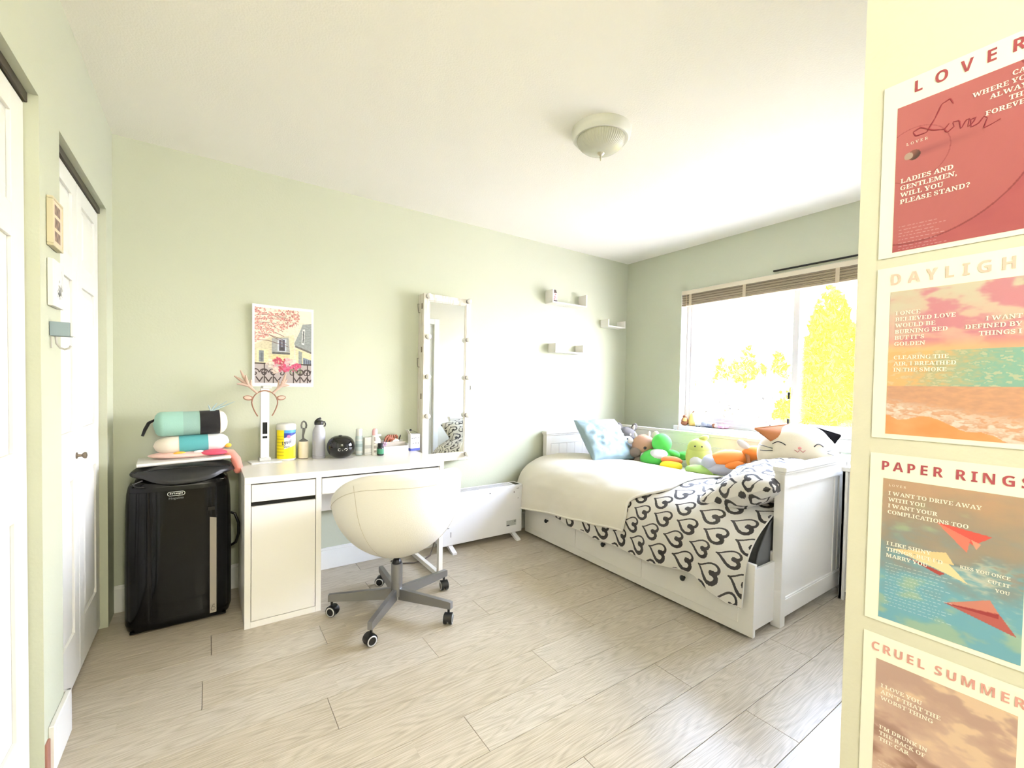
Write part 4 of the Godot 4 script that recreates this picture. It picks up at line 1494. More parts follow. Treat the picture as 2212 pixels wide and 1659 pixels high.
func sill_things() -> void:
	var y := 0.896
	var x := W + 0.025
	var gp := "little figures on the window sill"
	var tan_ := mat("figure_tan", c8(214, 176, 110), 0.6)
	var br := mat("figure_brown", c8(120, 72, 40), 0.6)
	var yl := mat("figure_yellow", c8(240, 206, 120), 0.6)
	var gr := mat("figure_grey", c8(176, 180, 196), 0.6)
	var wt := mat("figure_white", c8(222, 226, 216), 0.6)
	var sl := mat("figure_slate", c8(96, 104, 124), 0.6)
	var pk := mat("figure_pink", c8(240, 164, 186), 0.6)
	var sk := mat("figure_skin", c8(248, 214, 200), 0.6)
	var a := thing("seated_figure", "small brown seated figure with a tan middle at the end of the window sill", "figurine", Vector3(x - 0.012, y, 0.690), -0.9, gp)
	blob(a, "base", br, Vector3(0, 0.022, 0), Vector3(0.034, 0.022, 0.026))
	blob(a, "body", tan_, Vector3(0, 0.050, 0.006), Vector3(0.020, 0.026, 0.016))
	blob(a, "head", br, Vector3(0.0, 0.076, 0.0), Vector3(0.018, 0.020, 0.017))
	blob(a, "arm", br, Vector3(-0.020, 0.052, 0.004), Vector3(0.008, 0.022, 0.008), R(0, 0, -0.4))
	blob(a, "arm", br, Vector3(0.021, 0.052, 0.004), Vector3(0.008, 0.022, 0.008), R(0, 0, 0.4))
	var b := thing("pear_figure", "pale yellow pear-shaped figure with a brown stalk on the window sill", "figurine", Vector3(x + 0.022, y, 0.745), 0, gp)
	part(b, "body", G().lathe([Vector2(0, 0), Vector2(0.026, 0.002), Vector2(0.036, 0.022), Vector2(0.034, 0.050), Vector2(0.026, 0.080), Vector2(0.018, 0.104), Vector2(0.008, 0.116), Vector2(0, 0.118)], 24), yl)
	part(b, "stalk", G().tube([Vector3(0, 0.114, 0), Vector3(0.004, 0.126, 0.003), Vector3(0.006, 0.132, 0.014)], [0.008, 0.007, 0.004], 8), br)
	var c := thing("white_figure", "tiny whitish rounded figure with dark feet next to the yellow pear figure", "figurine", Vector3(x - 0.005, y, 0.815), -0.9, gp)
	blob(c, "body", wt, Vector3(0, 0.026, 0), Vector3(0.026, 0.024, 0.022))
	for s in [-1.0, 1.0]: blob(c, "foot", sl, Vector3(s * 0.012, 0.004, 0.012), Vector3(0.009, 0.004, 0.009))
	var d := thing("elephant_figure", "small grey lying figure with a slate underside, middle of the sill row", "figurine", Vector3(x, y, 0.895), -1.2, gp)
	blob(d, "body", gr, Vector3(-0.012, 0.028, 0), Vector3(0.032, 0.028, 0.024))
	blob(d, "head", gr, Vector3(0.026, 0.024, 0.004), Vector3(0.024, 0.020, 0.020))
	blob(d, "underside", sl, Vector3(0.012, 0.007, 0.008), Vector3(0.036, 0.007, 0.020))
	var e := thing("doll_figure", "tiny pale-faced doll figure with dark hair lying on the sill", "figurine", Vector3(x - 0.005, y, 0.975), -0.9, gp)
	blob(e, "hair", br, Vector3(-0.004, 0.022, -0.004), Vector3(0.022, 0.021, 0.018))
	blob(e, "face", sk, Vector3(0.003, 0.019, 0.008), Vector3(0.015, 0.014, 0.012))
	var f := thing("flower_clip", "ruffled pink fabric flower lying beside the doll on the sill", "ornament", Vector3(x - 0.002, y, 1.045), -0.9, gp)
	for k in 7:
		var an := TAU * k / 7.0
		blob(f, "petal", pk, Vector3(cos(an) * 0.026, 0.017 + 0.006 * (k % 2), sin(an) * 0.018), Vector3(0.018, 0.014, 0.014), R(0, -an, 0.4))
	blob(f, "centre", pk, Vector3(0, 0.026, 0), Vector3(0.014, 0.010, 0.012))
	var p := thing("pig_plush", "round pale pink pig soft toy sitting on the window sill beside the cat", "soft toy", Vector3(x + 0.012, y, 1.432), -1.0)
	var pp := plush_mat("plush_pink", c8(240, 202, 200))
	blob(p, "body", pp, Vector3(0, 0.050, 0), Vector3(0.064, 0.052, 0.050))
	blob(p, "snout", mat("snout_pink", c8(226, 166, 170), 0.7), Vector3(-0.004, 0.046, 0.047), Vector3(0.013, 0.010, 0.008))
	for s in [-1.0, 1.0]:
		blob(p, "ear", pp, Vector3(s * 0.036 - 0.01, 0.098, 0.006), Vector3(0.018, 0.014, 0.008), R(0, 0, -s * 0.5))
		blob(p, "eye", M.toy_black, Vector3(s * 0.026, 0.062, 0.043), Vector3(0.004, 0.004, 0.003))
	blob(p, "tail", pp, Vector3(-0.066, 0.04, -0.01), Vector3(0.012, 0.012, 0.01))


func side_cabinet() -> void:
	var c := thing("side_cabinet", "white cabinet with a recessed side panel, standing at the bed's near end", "cabinet", Vector3(3.452, 0, 2.045))
	var m: Material = M.furniture_white
	part(c, "top", G().bb(-0.006, 0.757, -0.006, 0.405, 0.782, 0.46, 0.002), m)
	var b := G()
	b.bb(0, 0, 0, 0.022, 0.757, 0.028, 0.002)
	b.bb(0, 0, 0.425, 0.022, 0.757, 0.455, 0.002)
	b.bb(0.006, 0.05, 0.028, 0.4, 0.757, 0.425)
	b.bb(0.0, 0.0, 0.0, 0.4, 0.757, 0.016, 0.002)
	b.bb(0.0, 0.0, 0.44, 0.4, 0.757, 0.455, 0.002)
	part(c, "body", b, m)
	part(c, "door", G().bb(-0.002, 0.055, 0.034, 0.006, 0.375, 0.42, 0.002), m)
	part(c, "drawer", G().bb(-0.002, 0.383, 0.034, 0.006, 0.750, 0.42, 0.002), m)


# ------------------------------------------------------------------ lettering
func font(serif := false, bold := true, spacing := 0.0) -> Font:
	var f := SystemFont.new()
	f.font_names = PackedStringArray(["Droid Serif" if serif else "Droid Sans"])
	f.font_weight = 700 if bold else 400
	if spacing == 0.0: return f
	var v := FontVariation.new()
	v.base_font = f
	v.spacing_glyph = int(spacing)
	return v


# lettering of cap height cap, its baseline's left end at the origin of xf (or its middle); width, if given, is reached by stretching
func letters(parent: Node3D, called: String, text: String, f: Font, cap: float, m: Material, xf: Transform3D, align := 0.0, width := 0.0, depth := 0.0004, skew := 0.0) -> MeshInstance3D:
	var tm := TextMesh.new()
	tm.text = text
	tm.font = f
	tm.font_size = 48
	tm.pixel_size = cap / (48.0 * 0.714)
	tm.depth = depth
	tm.curve_step = 2.0
	tm.horizontal_alignment = HORIZONTAL_ALIGNMENT_LEFT
	tm.vertical_alignment = VERTICAL_ALIGNMENT_BOTTOM
	var g := G()
	g.add_mesh(tm, Transform3D())
	if g.v.is_empty(): return null
	var lo := g.v[0]
	var hi := g.v[0]
	for p in g.v:
		lo = lo.min(p)
		hi = hi.max(p)
	var sx := width / (hi.x - lo.x) if width > 0.0 else 1.0
	var base := lo.y
	if text.contains("Q") or text.contains(",") or text.contains("p") or text.contains("g") or text.contains("y"): base = lo.y + 0.22 * cap
	for i in g.v.size():
		var p := g.v[i]
		p = Vector3((p.x - lo.x) * sx - align * (hi.x - lo.x) * sx, p.y - base, p.z + depth * 0.5)
		p.x += skew * p.y
		g.v[i] = xf * p
		g.n[i] = (xf.basis * g.n[i]).normalized()
	return part(parent, called, g, m)


# ------------------------------------------------------------------ portable air conditioner and what lies on it
func air_conditioner() -> void:
	var a := thing("air_conditioner", "black portable air conditioner with a silver stripe, in the corner beside the desk", "air conditioner", Vector3(0.288, 0, 0.19))
	var m := mat("conditioner_black", c8(8, 8, 9), 0.25)
	var dark := mat("conditioner_panel", c8(9, 9, 10), 0.10)
	m.metallic_specular = 0.32
	dark.metallic_specular = 0.36
	# body: rounded section, slightly wider low down, shoulders drawn in at the top
	var prof := [[0.012, 0.90], [0.020, 0.965], [0.05, 1.0], [0.35, 1.0], [0.62, 0.985], [0.70, 0.968], [0.735, 0.94], [0.755, 0.90], [0.765, 0.82], [0.768, 0.0]]
	var g := G()
	g.sheet(72, 72, func(u, v):
		var f: float = v * (prof.size() - 1)
		var i := mini(int(f), prof.size() - 2)
		var y: float = lerpf(prof[i][0], prof[i + 1][0], f - i)
		var s: float = lerpf(prof[i][1], prof[i + 1][1], f - i)
		var t: float = u * TAU
		var c := cos(t)
		var d := sin(t)
		var n := 5.0
		var r: float = pow(pow(absf(c), n) + pow(absf(d), n), -1.0 / n)
		return Vector3(c * r * 0.216 * s, y * 0.955, d * r * 0.170 * s), Vector3(0, 0.4, 0))
	g.bb(-0.19, 0.012, -0.15, 0.19, 0.02, 0.15)
	part(a, "body", g, m)
	# front: three glossy upright fields with fine joints
	var fz := func(x: float, y: float) -> float:
		var s := 1.0 if y < 0.35 else lerpf(1.0, 0.962, clampf((y - 0.35) / 0.36, 0, 1))
		var k := absf(x) / (0.216 * s)
		return 0.170 * s * pow(maxf(1.0 - pow(k, 5.0), 0.0), 0.2)
	for q in [[-0.195, -0.110], [-0.106, 0.118], [0.122, 0.196]]:
		var fg := G()
		fg.sheet(14, 24, func(u, v):
			var x: float = lerpf(q[0], q[1], u)
			var y: float = lerpf(0.06, 0.682, v)
			return Vector3(x, y, fz.call(x, y) + 0.0035 * smoothstep(0.0, 0.08, u) * smoothstep(0.0, 0.08, 1.0 - u) + 0.0006), Vector3(0, 0.4, 0))
		part(a, "front_panel", fg, dark)
	var st := mat("silver_stripe", c8(168, 160, 150), 0.35, 0.3)
	var sg := G()
	sg.sheet(3, 20, func(u, v):
		var x: float = lerpf(0.121, 0.149, u)
		var y: float = lerpf(0.040, 0.532 - 0.008 * u, v)
		return Vector3(x, y, fz.call(x, y) + 0.0055), Vector3(0, 0.4, 0))
	var sp := part(a, "silver_stripe", sg, st)
	var lo := G()
	for i in 2: pass
	lo.tube(ring_pts(Vector3(0.135, 0.062, 0.1745), 0.0085, 20), 0.0009, 5)
	lo.tube([Vector3(0.131, 0.072, 0.1748), Vector3(0.135, 0.083, 0.1748), Vector3(0.140, 0.085, 0.1748), Vector3(0.139, 0.076, 0.1748)], 0.0009, 5)
	part(sp, "emblem", lo, mat("emblem_ink", c8(66, 60, 54), 0.5))
	# badge
	var wt := mat("badge_white", c8(236, 236, 236), 0.4)
	var z := 0.1715
	var oval := []
	for i in 41:
		var t := TAU * i / 40.0
		var c := cos(t)
		oval.append(Vector3(-0.013 + signf(c) * 0.024 + c * 0.0095, 0.668 + sin(t) * 0.0095, z))
	var og := G()
	og.tube(oval, 0.0013, 6)
	var bp := part(a, "badge_ring", og, wt)
	letters(bp, "lettering", "De'Longhi", font(false, true), 0.0075, wt, T(Vector3(-0.013, 0.6645, z)), 0.5, 0.050)
	letters(a, "lettering", "Pinguino", font(false, true), 0.010, mat("badge_grey", c8(110, 112, 116), 0.5), T(Vector3(-0.013, 0.640, z)), 0.5, 0.058)
	part(a, "light_window", G().box(Vector3(0.128, 0.575, 0.1715), Vector3(0.030, 0.018, 0.003), 0.001), M.black_gloss)
	part(a, "top_tray", G().bb(-0.19, 0.705, -0.15, 0.19, 0.722, 0.140, 0.01), dark)
	for s in [-1.0, 1.0]:
		for q in [-0.11, 0.11]:
			part(a, "caster", G().tube([Vector3(s * 0.15 - 0.012, 0.016, q), Vector3(s * 0.15 + 0.012, 0.016, q)], 0.0158, 14), M.black_plastic)
	var cord := G()
	cord.tube([Vector3(0.205, 0.50, -0.02), Vector3(0.235, 0.49, 0.0), Vector3(0.252, 0.44, 0.01), Vector3(0.252, 0.38, 0.01), Vector3(0.240, 0.33, 0.0), Vector3(0.214, 0.31, -0.02)], 0.007, 8)
	part(a, "side_handle", cord, M.black_plastic)


func ring_pts(c: Vector3, r: float, n: int) -> Array:
	var p := []
	for i in n + 1:
		p.append(c + Vector3(cos(TAU * i / n), sin(TAU * i / n), 0) * r)
	return p


func stack_on_ac() -> void:
	# black bag lying on the air conditioner
	var b := thing("black_bag", "soft black bag lying flat on top of the air conditioner", "bag", Vector3(0.305, 0.736, 0.205))
	var bm := mat("bag_black", c8(13, 13, 14), 0.45)
	var nz := fnoise(19, 2.0, 3)
	var g := G()
	g.sheet(48, 28, func(u, v):
		var th: float = PI * v
		var ph: float = TAU * u
		var d := Vector3(sin(th) * cos(ph), -cos(th), sin(th) * sin(ph))
		var y: float = d.y * 0.055 if d.y > 0 else d.y * 0.020
		var r := pow(sin(th), 0.55)
		return Vector3(cos(ph) * r * 0.218, 0.014 + y - 0.03 * smoothstep(0.6, 1.0, sin(ph) * r), sin(ph) * r * 0.172) * (1.0 + 0.03 * nz.get_noise_3d(d.x, d.y, d.z)), Vector3(0, 0.02, 0))
	part(b, "body", g, bm)
	part(b, "strap", G().tube([Vector3(-0.16, 0.004, 0.135), Vector3(-0.19, -0.006, 0.155), Vector3(-0.178, -0.022, 0.162), Vector3(-0.15, -0.026, 0.158)], 0.006, 8, 0.5), M.black_plastic)
	part(b, "zip", G().tube([Vector3(-0.205, 0.03, 0.06), Vector3(-0.10, 0.052, 0.135), Vector3(0.06, 0.056, 0.145), Vector3(0.19, 0.038, 0.085)], 0.003, 6), M.black_gloss)
	# white board
	var w := thing("white_tray", "thin white tray lying on the black bag under the soft toys", "tray", Vector3(0.305, 0.812, 0.185))
	w.rotation = Vector3(0.02, 0.06, 0.03)
	part(w, "board", G().box(Vector3.ZERO, Vector3(0.385, 0.016, 0.20), 0.005, 2), mat("tray_white", c8(240, 238, 232), 0.4))
	part(w, "edge_line", G().bb(-0.186, -0.005, 0.0985, 0.186, -0.003, 0.1005), mat("tray_line", c8(160, 158, 152), 0.5))
	# flat pink toy at the bottom of the pile, one long arm hanging over the edge
	var pk := plush_mat("plush_blush", c8(244, 206, 196))
	var rose := plush_mat("plush_rose", c8(206, 74, 100))
	var coral := plush_mat("plush_coral", c8(226, 140, 126))
	var p := toy("pink_plush", "flattened pink soft toy at the bottom of the pile, a coral arm hanging down", Vector3(0.345, 0.822, 0.18), 0.0, "soft toys piled on the air conditioner")
	blob(p, "body", pk, Vector3(-0.03, 0.012, 0.0), Vector3(0.165, 0.018, 0.07))
	blob(p, "collar", rose, Vector3(0.085, 0.018, 0.02), Vector3(0.070, 0.016, 0.065))
	part(p, "arm", G().tube([Vector3(0.120, 0.020, 0.035), Vector3(0.160, 0.010, 0.045), Vector3(0.180, -0.025, 0.045), Vector3(0.192, -0.070, 0.045), Vector3(0.188, -0.092, 0.045)], [0.014, 0.020, 0.024, 0.022, 0.012], 12), coral)
	blob(p, "paw", coral, Vector3(0.189, -0.080, 0.045), Vector3(0.021, 0.024, 0.021))
	# white bolster with a teal band
	var cr := plush_mat("bolster_cream", c8(238, 226, 210))
	var tl := plush_mat("bolster_teal", c8(86, 164, 168))
	var wh := plush_mat("bolster_white", c8(244, 244, 242))
	var am := mat("bolster_amber", c8(240, 178, 62), 0.7)
	var q := toy("white_bolster", "plump white bolster cushion with a teal band, middle of the pile", Vector3(0.333, 0.888, 0.175), 0.06, "soft toys piled on the air conditioner")
	q.rotation.z = 0.03
	var sec := func(x0: float, x1: float, r: float, e0: float, e1: float) -> Geo:
		var o := G(Transform3D(R(0, 0, -PI / 2), Vector3()))
		var pr := []
		for i in 13:
			var t := i / 12.0
			var rr := r
			if e0 > 0.0: rr = minf(rr, r * sqrt(maxf(1.0 - pow(maxf(1.0 - t * (x1 - x0) / e0, 0.0), 2.0), 0.0)))
			if e1 > 0.0: rr = minf(rr, r * sqrt(maxf(1.0 - pow(maxf(1.0 - (1.0 - t) * (x1 - x0) / e1, 0.0), 2.0), 0.0)))
			pr.append(Vector2(rr, lerpf(x0, x1, t)))
		o.lathe(pr, 32)
		for i in o.v.size():   # pressed a little flat
			o.v[i].y *= 0.82
		return o
	part(q, "end_section", sec.call(-0.160, -0.055, 0.055, 0.07, 0.0), cr)
	part(q, "band", sec.call(-0.055, 0.068, 0.0565, 0.0, 0.0), tl)
	part(q, "end_section", sec.call(0.068, 0.165, 0.055, 0.0, 0.06), wh)
	blob(q, "tab", am, Vector3(-0.055, -0.040, 0.045), Vector3(0.026, 0.008, 0.012))
	blob(q, "tab", wh, Vector3(0.025, -0.040, 0.048), Vector3(0.022, 0.008, 0.012))
	blob(q, "tab", am, Vector3(0.156, -0.022, 0.030), Vector3(0.016, 0.012, 0.014))
	# mint bolster with a black end on top
	var mt := plush_mat("bolster_mint", c8(150, 192, 178))
	var sage := plush_mat("bolster_sage", c8(142, 176, 166))
	var bk := plush_mat("bolster_black", c8(16, 15, 16))
	var t := toy("mint_bolster", "mint green bolster cushion with a black end, topmost of the pile", Vector3(0.330, 0.996, 0.175), 0.05, "soft toys piled on the air conditioner")
	t.rotation.z = 0.02
	part(t, "end_section", sec.call(-0.158, -0.035, 0.077, 0.035, 0.0), mt)
	part(t, "band", sec.call(-0.035, 0.035, 0.0755, 0.0, 0.0), sage)
	part(t, "dark_section", sec.call(0.035, 0.122, 0.077, 0.0, 0.0), bk)
	part(t, "end_section", sec.call(0.122, 0.160, 0.075, 0.0, 0.038), cr)
	part(t, "cord_tail", G().tube([Vector3(-0.150, 0.025, 0.02), Vector3(-0.172, 0.012, 0.03), Vector3(-0.186, -0.018, 0.03), Vector3(-0.198, -0.052, 0.03)], [0.005, 0.008, 0.008, 0.006], 8), bk)
	# pale ribbon tied over the end
	var rb := plush_mat("ribbon_pale", c8(186, 208, 214))
	var bow := G()
	for r in [[0.10, 0.5], [0.35, 0.7], [-0.12, 0.35], [0.55, 0.62]]:
		var tip := Vector3(0.095 + r[0] * 0.18, 0.075 + r[1] * 0.055, 0.01 + r[0] * 0.03)
		bow.tube([Vector3(0.085, 0.056, 0.01), Vector3(0.088 + r[0] * 0.08, 0.080, 0.012), tip], [0.006, 0.012, 0.003], 6, 0.35)
	part(t, "ribbon", bow, rb)


# ------------------------------------------------------------------ things on the desk
func desk_things() -> void:
	var y := 0.7505
	var wp := mat("lamp_white", c8(240, 240, 238), 0.3)
	# desk lamp
	var l := thing("desk_lamp", "white flat-column desk lamp with a black display, wearing an antler headband", "lamp", Vector3(0.672, y, 0.115), 0.10)
	part(l, "base", G().bb(-0.078, 0.0, -0.055, 0.078, 0.010, 0.068, 0.003), wp)
	part(l, "base_line", G().bb(-0.076, 0.0035, 0.0672, 0.076, 0.0055, 0.0686), mat("lamp_line", c8(150, 150, 148), 0.4))
	part(l, "hinge_block", G().bb(-0.030, 0.010, -0.020, 0.030, 0.028, 0.020, 0.003), mat("lamp_hinge", c8(206, 206, 202), 0.35))
	var col := part(l, "column", G().bb(-0.0225, 0.026, -0.008, 0.0225, 0.432, 0.008, 0.003), wp)
	part(col, "display", G().bb(-0.0125, 0.166, 0.0075, 0.0125, 0.234, 0.0088, 0.0008), M.black_gloss)
	part(col, "button", G().bb(-0.0125, 0.140, 0.0075, 0.0125, 0.153, 0.0092, 0.0012), M.black_gloss)
	var hd := G(T(Vector3(0.004, 0.426, 0.0), R(0.0, 0.0, 0.0)))
	hd.box(Vector3(0.006, 0.012, -0.012), Vector3(0.046, 0.016, 0.060), 0.003)
	part(l, "lamp_head", hd, mat("lamp_head_grey", c8(214, 212, 206), 0.3))
	# antler headband hung over the lamp
	var h := thing("antler_headband", "brown headband with two pinkish antlers and leaf-shaped ears hung on the desk lamp", "headband", Vector3(0.672, y, 0.128), 0.10)
	var bn := mat("band_brown", c8(142, 100, 78), 0.6)
	var ant := mat("antler_tan", c8(196, 168, 152), 0.7)
	var band := []
	for i in 29:
		var a: float = lerpf(-0.78, PI + 0.78, i / 28.0)
		band.append(Vector3(cos(a) * 0.0665 * (1.0 - 0.32 * maxf(-sin(a), 0.0)), 0.345 + sin(a) * 0.073 * (1.45 if sin(a) < 0 else 1.0), 0.0))
	part(h, "band", G().tube(band, 0.0034, 8), bn)
	for s in [-1.0, 1.0]:
		var g := G()
		var root := Vector3(s * 0.040, 0.404, 0.0)
		var tips := [[0.150, 0.500], [0.122, 0.532], [0.140, 0.455], [0.100, 0.505]] if s < 0 else [[0.120, 0.485], [0.130, 0.450], [0.108, 0.520], [0.085, 0.475]]
		var fork := Vector3(s * 0.082, 0.445, 0.004)
		g.tube([root, fork], [0.0065, 0.0075], 8)
		var k := 0
		for q in tips:
			var tip := Vector3(s * q[0], q[1], 0.010 * (k - 1.5))
			var mid := fork.lerp(tip, 0.55) + Vector3(s * 0.004, 0.004, 0)
			g.tube([fork, mid, tip], [0.0075, 0.0078, 0.003], 8)
			k += 1
		g.tube([Vector3(s * 0.062, 0.424, 0), Vector3(s * 0.072, 0.452, -0.003), Vector3(s * 0.070, 0.480, -0.004)], [0.006, 0.006, 0.003], 8)
		part(h, "antler", g, ant)
		var e := part(h, "ear", G().ball(Vector3(s * 0.084, 0.376, 0.0), Vector3(0.026, 0.0145, 0.005), R(0, 0, s * 0.12)), bn)
		part(e, "inner_ear", G().ball(Vector3(s * 0.086, 0.3765, 0.003), Vector3(0.019, 0.0095, 0.004), R(0, 0, s * 0.12)), mat("ear_pink" + ("a" if s < 0 else "b"), c8(214, 184, 166), 0.7))
	# wipes canister
	var c := thing("wipes_canister", "tall yellow, blue and white wipes canister with a white lid", "canister", Vector3(0.790, y, 0.075))
	var im := Image.create(256, 128, false, Image.FORMAT_RGB8)
	for py in 128:
		for px in 256:
			var u := px / 256.0
			var v := 1.0 - py / 128.0
			var col2 := c8(252, 232, 24)
			var swoosh := 0.56 + 0.55 * (u - 0.40)
			if u > 0.42 and u < 0.86:
				if v > swoosh + 0.16: col2 = c8(34, 54, 140)
				elif v > swoosh - 0.22 and v > 0.32 - 0.3 * (u - 0.5): col2 = c8(244, 246, 248)
				if v > 0.90: col2 = c8(76, 158, 214)
				if v < swoosh - 0.22 and u > 0.60 and v > 0.06: col2 = c8(252, 240, 110)
				if Vector2((u - 0.50) * 1.6, v - 0.78).length() < 0.055: col2 = c8(226, 120, 160)
			else:
				if fposmod(v * 9.0, 1.0) < 0.4 and v < 0.8 and v > 0.1 and (px * 7 + py * 3) % 5 < 2: col2 = c8(180, 160, 30)
			im.set_pixel(px, py, col2)
	var cm := mat("wipes_print", Color.WHITE, 0.35)
	cm.albedo_texture = tex(im)
	var cg := G()
	cg.lathe([Vector2(0.051, 0.010), Vector2(0.051, 0.183)], 48)
	for i in cg.t.size():
		cg.t[i] = Vector2(fposmod(1.0 - cg.t[i].x + 0.73, 1.0) if true else 0.0, 1.0 - (cg.t[i].y - 0.010) / 0.173)
	for i in range(0, cg.t.size(), 3):   # keep each triangle on one side of the seam
		var hi := maxf(cg.t[i].x, maxf(cg.t[i + 1].x, cg.t[i + 2].x))
		for k in 3:
			if hi - cg.t[i + k].x > 0.5: cg.t[i + k].x += 1.0
	part(c, "label", cg, cm)
	part(c, "base", G().lathe([Vector2(0, 0), Vector2(0.049, 0.0), Vector2(0.052, 0.003), Vector2(0.052, 0.011), Vector2(0.0505, 0.011)], 40), wp)
	part(c, "lid", G().lathe([Vector2(0.0505, 0.182), Vector2(0.053, 0.184), Vector2(0.053, 0.208), Vector2(0.050, 0.216), Vector2(0.042, 0.220), Vector2(0.0, 0.220)], 40), wp)
	curved_text(c, "Lysol", 0.020, 0.0513, PI / 2 - 0.05 + 0.12, 0.098, mat("wipes_ink", c8(30, 30, 60), 0.5), 0.050, 0.25)
	curved_text(c, "wipes", 0.009, 0.0513, PI / 2 - 0.05 + 0.12, 0.078, M.wipes_ink, 0.032, 0.0)
	# lint roller on end
	var r := thing("lint_roller", "lint roller standing on its cream roll, grey handle up", "lint roller", Vector3(0.885, y, 0.075))
	part(r, "roll", G().lathe([Vector2(0, 0.004), Vector2(0.0285, 0.004), Vector2(0.0285, 0.106), Vector2(0.0, 0.106)], 36), mat("roll_cream", c8(246, 236, 212), 0.6))
	part(r, "end_cap", G().lathe([Vector2(0, 0), Vector2(0.027, 0.0), Vector2(0.027, 0.004), Vector2(0, 0.004)], 30), mat("roll_end", c8(90, 72, 56), 0.6))
	var hg := G()
	hg.lathe([Vector2(0.024, 0.104), Vector2(0.025, 0.110), Vector2(0.018, 0.114), Vector2(0.010, 0.122), Vector2(0.0, 0.122)], 24)
	hg.tube([Vector3(0, 0.112, 0), Vector3(-0.003, 0.140, 0), Vector3(0.001, 0.165, 0), Vector3(0.003, 0.188, 0)], [0.010, 0.0085, 0.0125, 0.0155], 14, 0.6)
	hg.tube([Vector3(-0.010, 0.186, 0), Vector3(-0.0125, 0.205, 0), Vector3(-0.009, 0.222, 0), Vector3(0.001, 0.230, 0), Vector3(0.012, 0.222, 0), Vector3(0.0165, 0.205, 0), Vector3(0.014, 0.186, 0)], 0.0052, 10)
	part(r, "handle", hg, mat("handle_grey", c8(106, 106, 100), 0.4))
	# water bottle
	var b := thing("water_bottle", "pale lilac-grey metal water bottle with a black spout lid and loop", "bottle", Vector3(0.968, y, 0.105), 0.3)
	part(b, "body", G().lathe([Vector2(0, 0), Vector2(0.034, 0.0), Vector2(0.0365, 0.004), Vector2(0.0365, 0.160), Vector2(0.034, 0.176), Vector2(0.027, 0.190), Vector2(0.024, 0.197), Vector2(0.024, 0.210), Vector2(0, 0.210)], 40), mat("bottle_lilac", c8(186, 188, 200), 0.35))
	part(b, "base_ring", G().lathe([Vector2(0.0366, 0.014), Vector2(0.0372, 0.016), Vector2(0.0372, 0.018), Vector2(0.0366, 0.020)], 40), mat("bottle_ring", c8(170, 170, 184), 0.4))
	var lid := part(b, "lid", G().lathe([Vector2(0, 0.208), Vector2(0.026, 0.208), Vector2(0.0275, 0.212), Vector2(0.0275, 0.226), Vector2(0.024, 0.232), Vector2(0.012, 0.236), Vector2(0, 0.236)], 32), M.black_plastic)
	part(lid, "spout", G().tube([Vector3(-0.020, 0.228, 0), Vector3(-0.006, 0.240, 0), Vector3(0.008, 0.246, 0), Vector3(0.010, 0.240, 0)], [0.009, 0.009, 0.008, 0.007], 12), M.black_plastic)
	part(lid, "loop", G().tube([Vector3(0.022, 0.226, 0), Vector3(0.036, 0.224, 0), Vector3(0.042, 0.210, 0), Vector3(0.038, 0.196, 0), Vector3(0.032, 0.198, 0)], 0.0042, 8), M.black_plastic)
	# black round cat-faced gadget
	var k := thing("round_speaker", "glossy black rounded gadget with a small cat face and a slot on top", "speaker", Vector3(1.088, y, 0.155), -0.26)
	var g2 := G()
	g2.sheet(48, 28, func(u, v):
		var th: float = PI * v
		var ph: float = TAU * u
		var yy := -cos(th)
		var rr := pow(sin(th), 0.72)
		return Vector3(cos(ph) * rr * 0.083, 0.070 + yy * 0.0695, sin(ph) * rr * 0.076), Vector3(0, 0.07, 0))
	part(k, "body", g2, M.black_gloss)
	part(k, "top_slot", G().ball(Vector3(-0.004, 0.1375, 0.006), Vector3(0.013, 0.006, 0.026)), mat("slot_black", c8(3, 3, 3), 0.5))
	var fc := mat("face_print", c8(226, 226, 222), 0.4)
	var on := func(x: float, yy: float) -> Vector3:
		var q := (yy - 0.070) / 0.0695
		var rr := pow(sqrt(maxf(1.0 - q * q, 0.0)), 0.72)
		var cx := x / (rr * 0.083)
		return Vector3(x, yy, sqrt(maxf(1.0 - cx * cx, 0)) * rr * 0.076 + 0.0004)
	for s in [-1.0, 1.0]:
		var eye := []
		for i in 15:
			var a: float = lerpf(0.7, TAU - 0.7, i / 14.0) if s < 0 else lerpf(PI - TAU + 0.9, PI - 0.5, i / 14.0) + 0.6
			eye.append(on.call(0.012 + s * 0.0185 + cos(a) * 0.0075, 0.060 + sin(a) * 0.0075))
		part(k, "eye", G().tube(eye, 0.0014, 6), fc)
	part(k, "nose", G().ball(on.call(0.012, 0.054), Vector3(0.0024, 0.0022, 0.001)), fc)
	# toiletries
	var s1 := thing("spray_can", "slim pale aqua spray can with a white cap", "can", Vector3(1.213, y, 0.105))
	part(s1, "body", G().lathe([Vector2(0, 0), Vector2(0.021, 0.0), Vector2(0.0225, 0.003), Vector2(0.0225, 0.118), Vector2(0.020, 0.126), Vector2(0, 0.126)], 32), mat("can_aqua", c8(196, 212, 214), 0.35))
	for q in [[0.012, 0.030, 0], [0.055, 0.075, 1], [0.095, 0.104, 0]]:
		part(s1, "label_band", G().lathe([Vector2(0.0227, q[0]), Vector2(0.0229, q[0] + 0.001), Vector2(0.0229, q[1] - 0.001), Vector2(0.0227, q[1])], 32), mat("can_band_%d" % int(q[0] * 1000), [c8(224, 230, 230), c8(164, 186, 190)][q[2]], 0.4))
	part(s1, "cap", G().lathe([Vector2(0.0, 0.126), Vector2(0.0205, 0.126), Vector2(0.0205, 0.168), Vector2(0.017, 0.172), Vector2(0.0, 0.173)], 32), wp)
	var s2 := thing("carton", "small plain white carton standing behind the pink-capped tube", "box", Vector3(1.272, y, 0.095), 0.05)
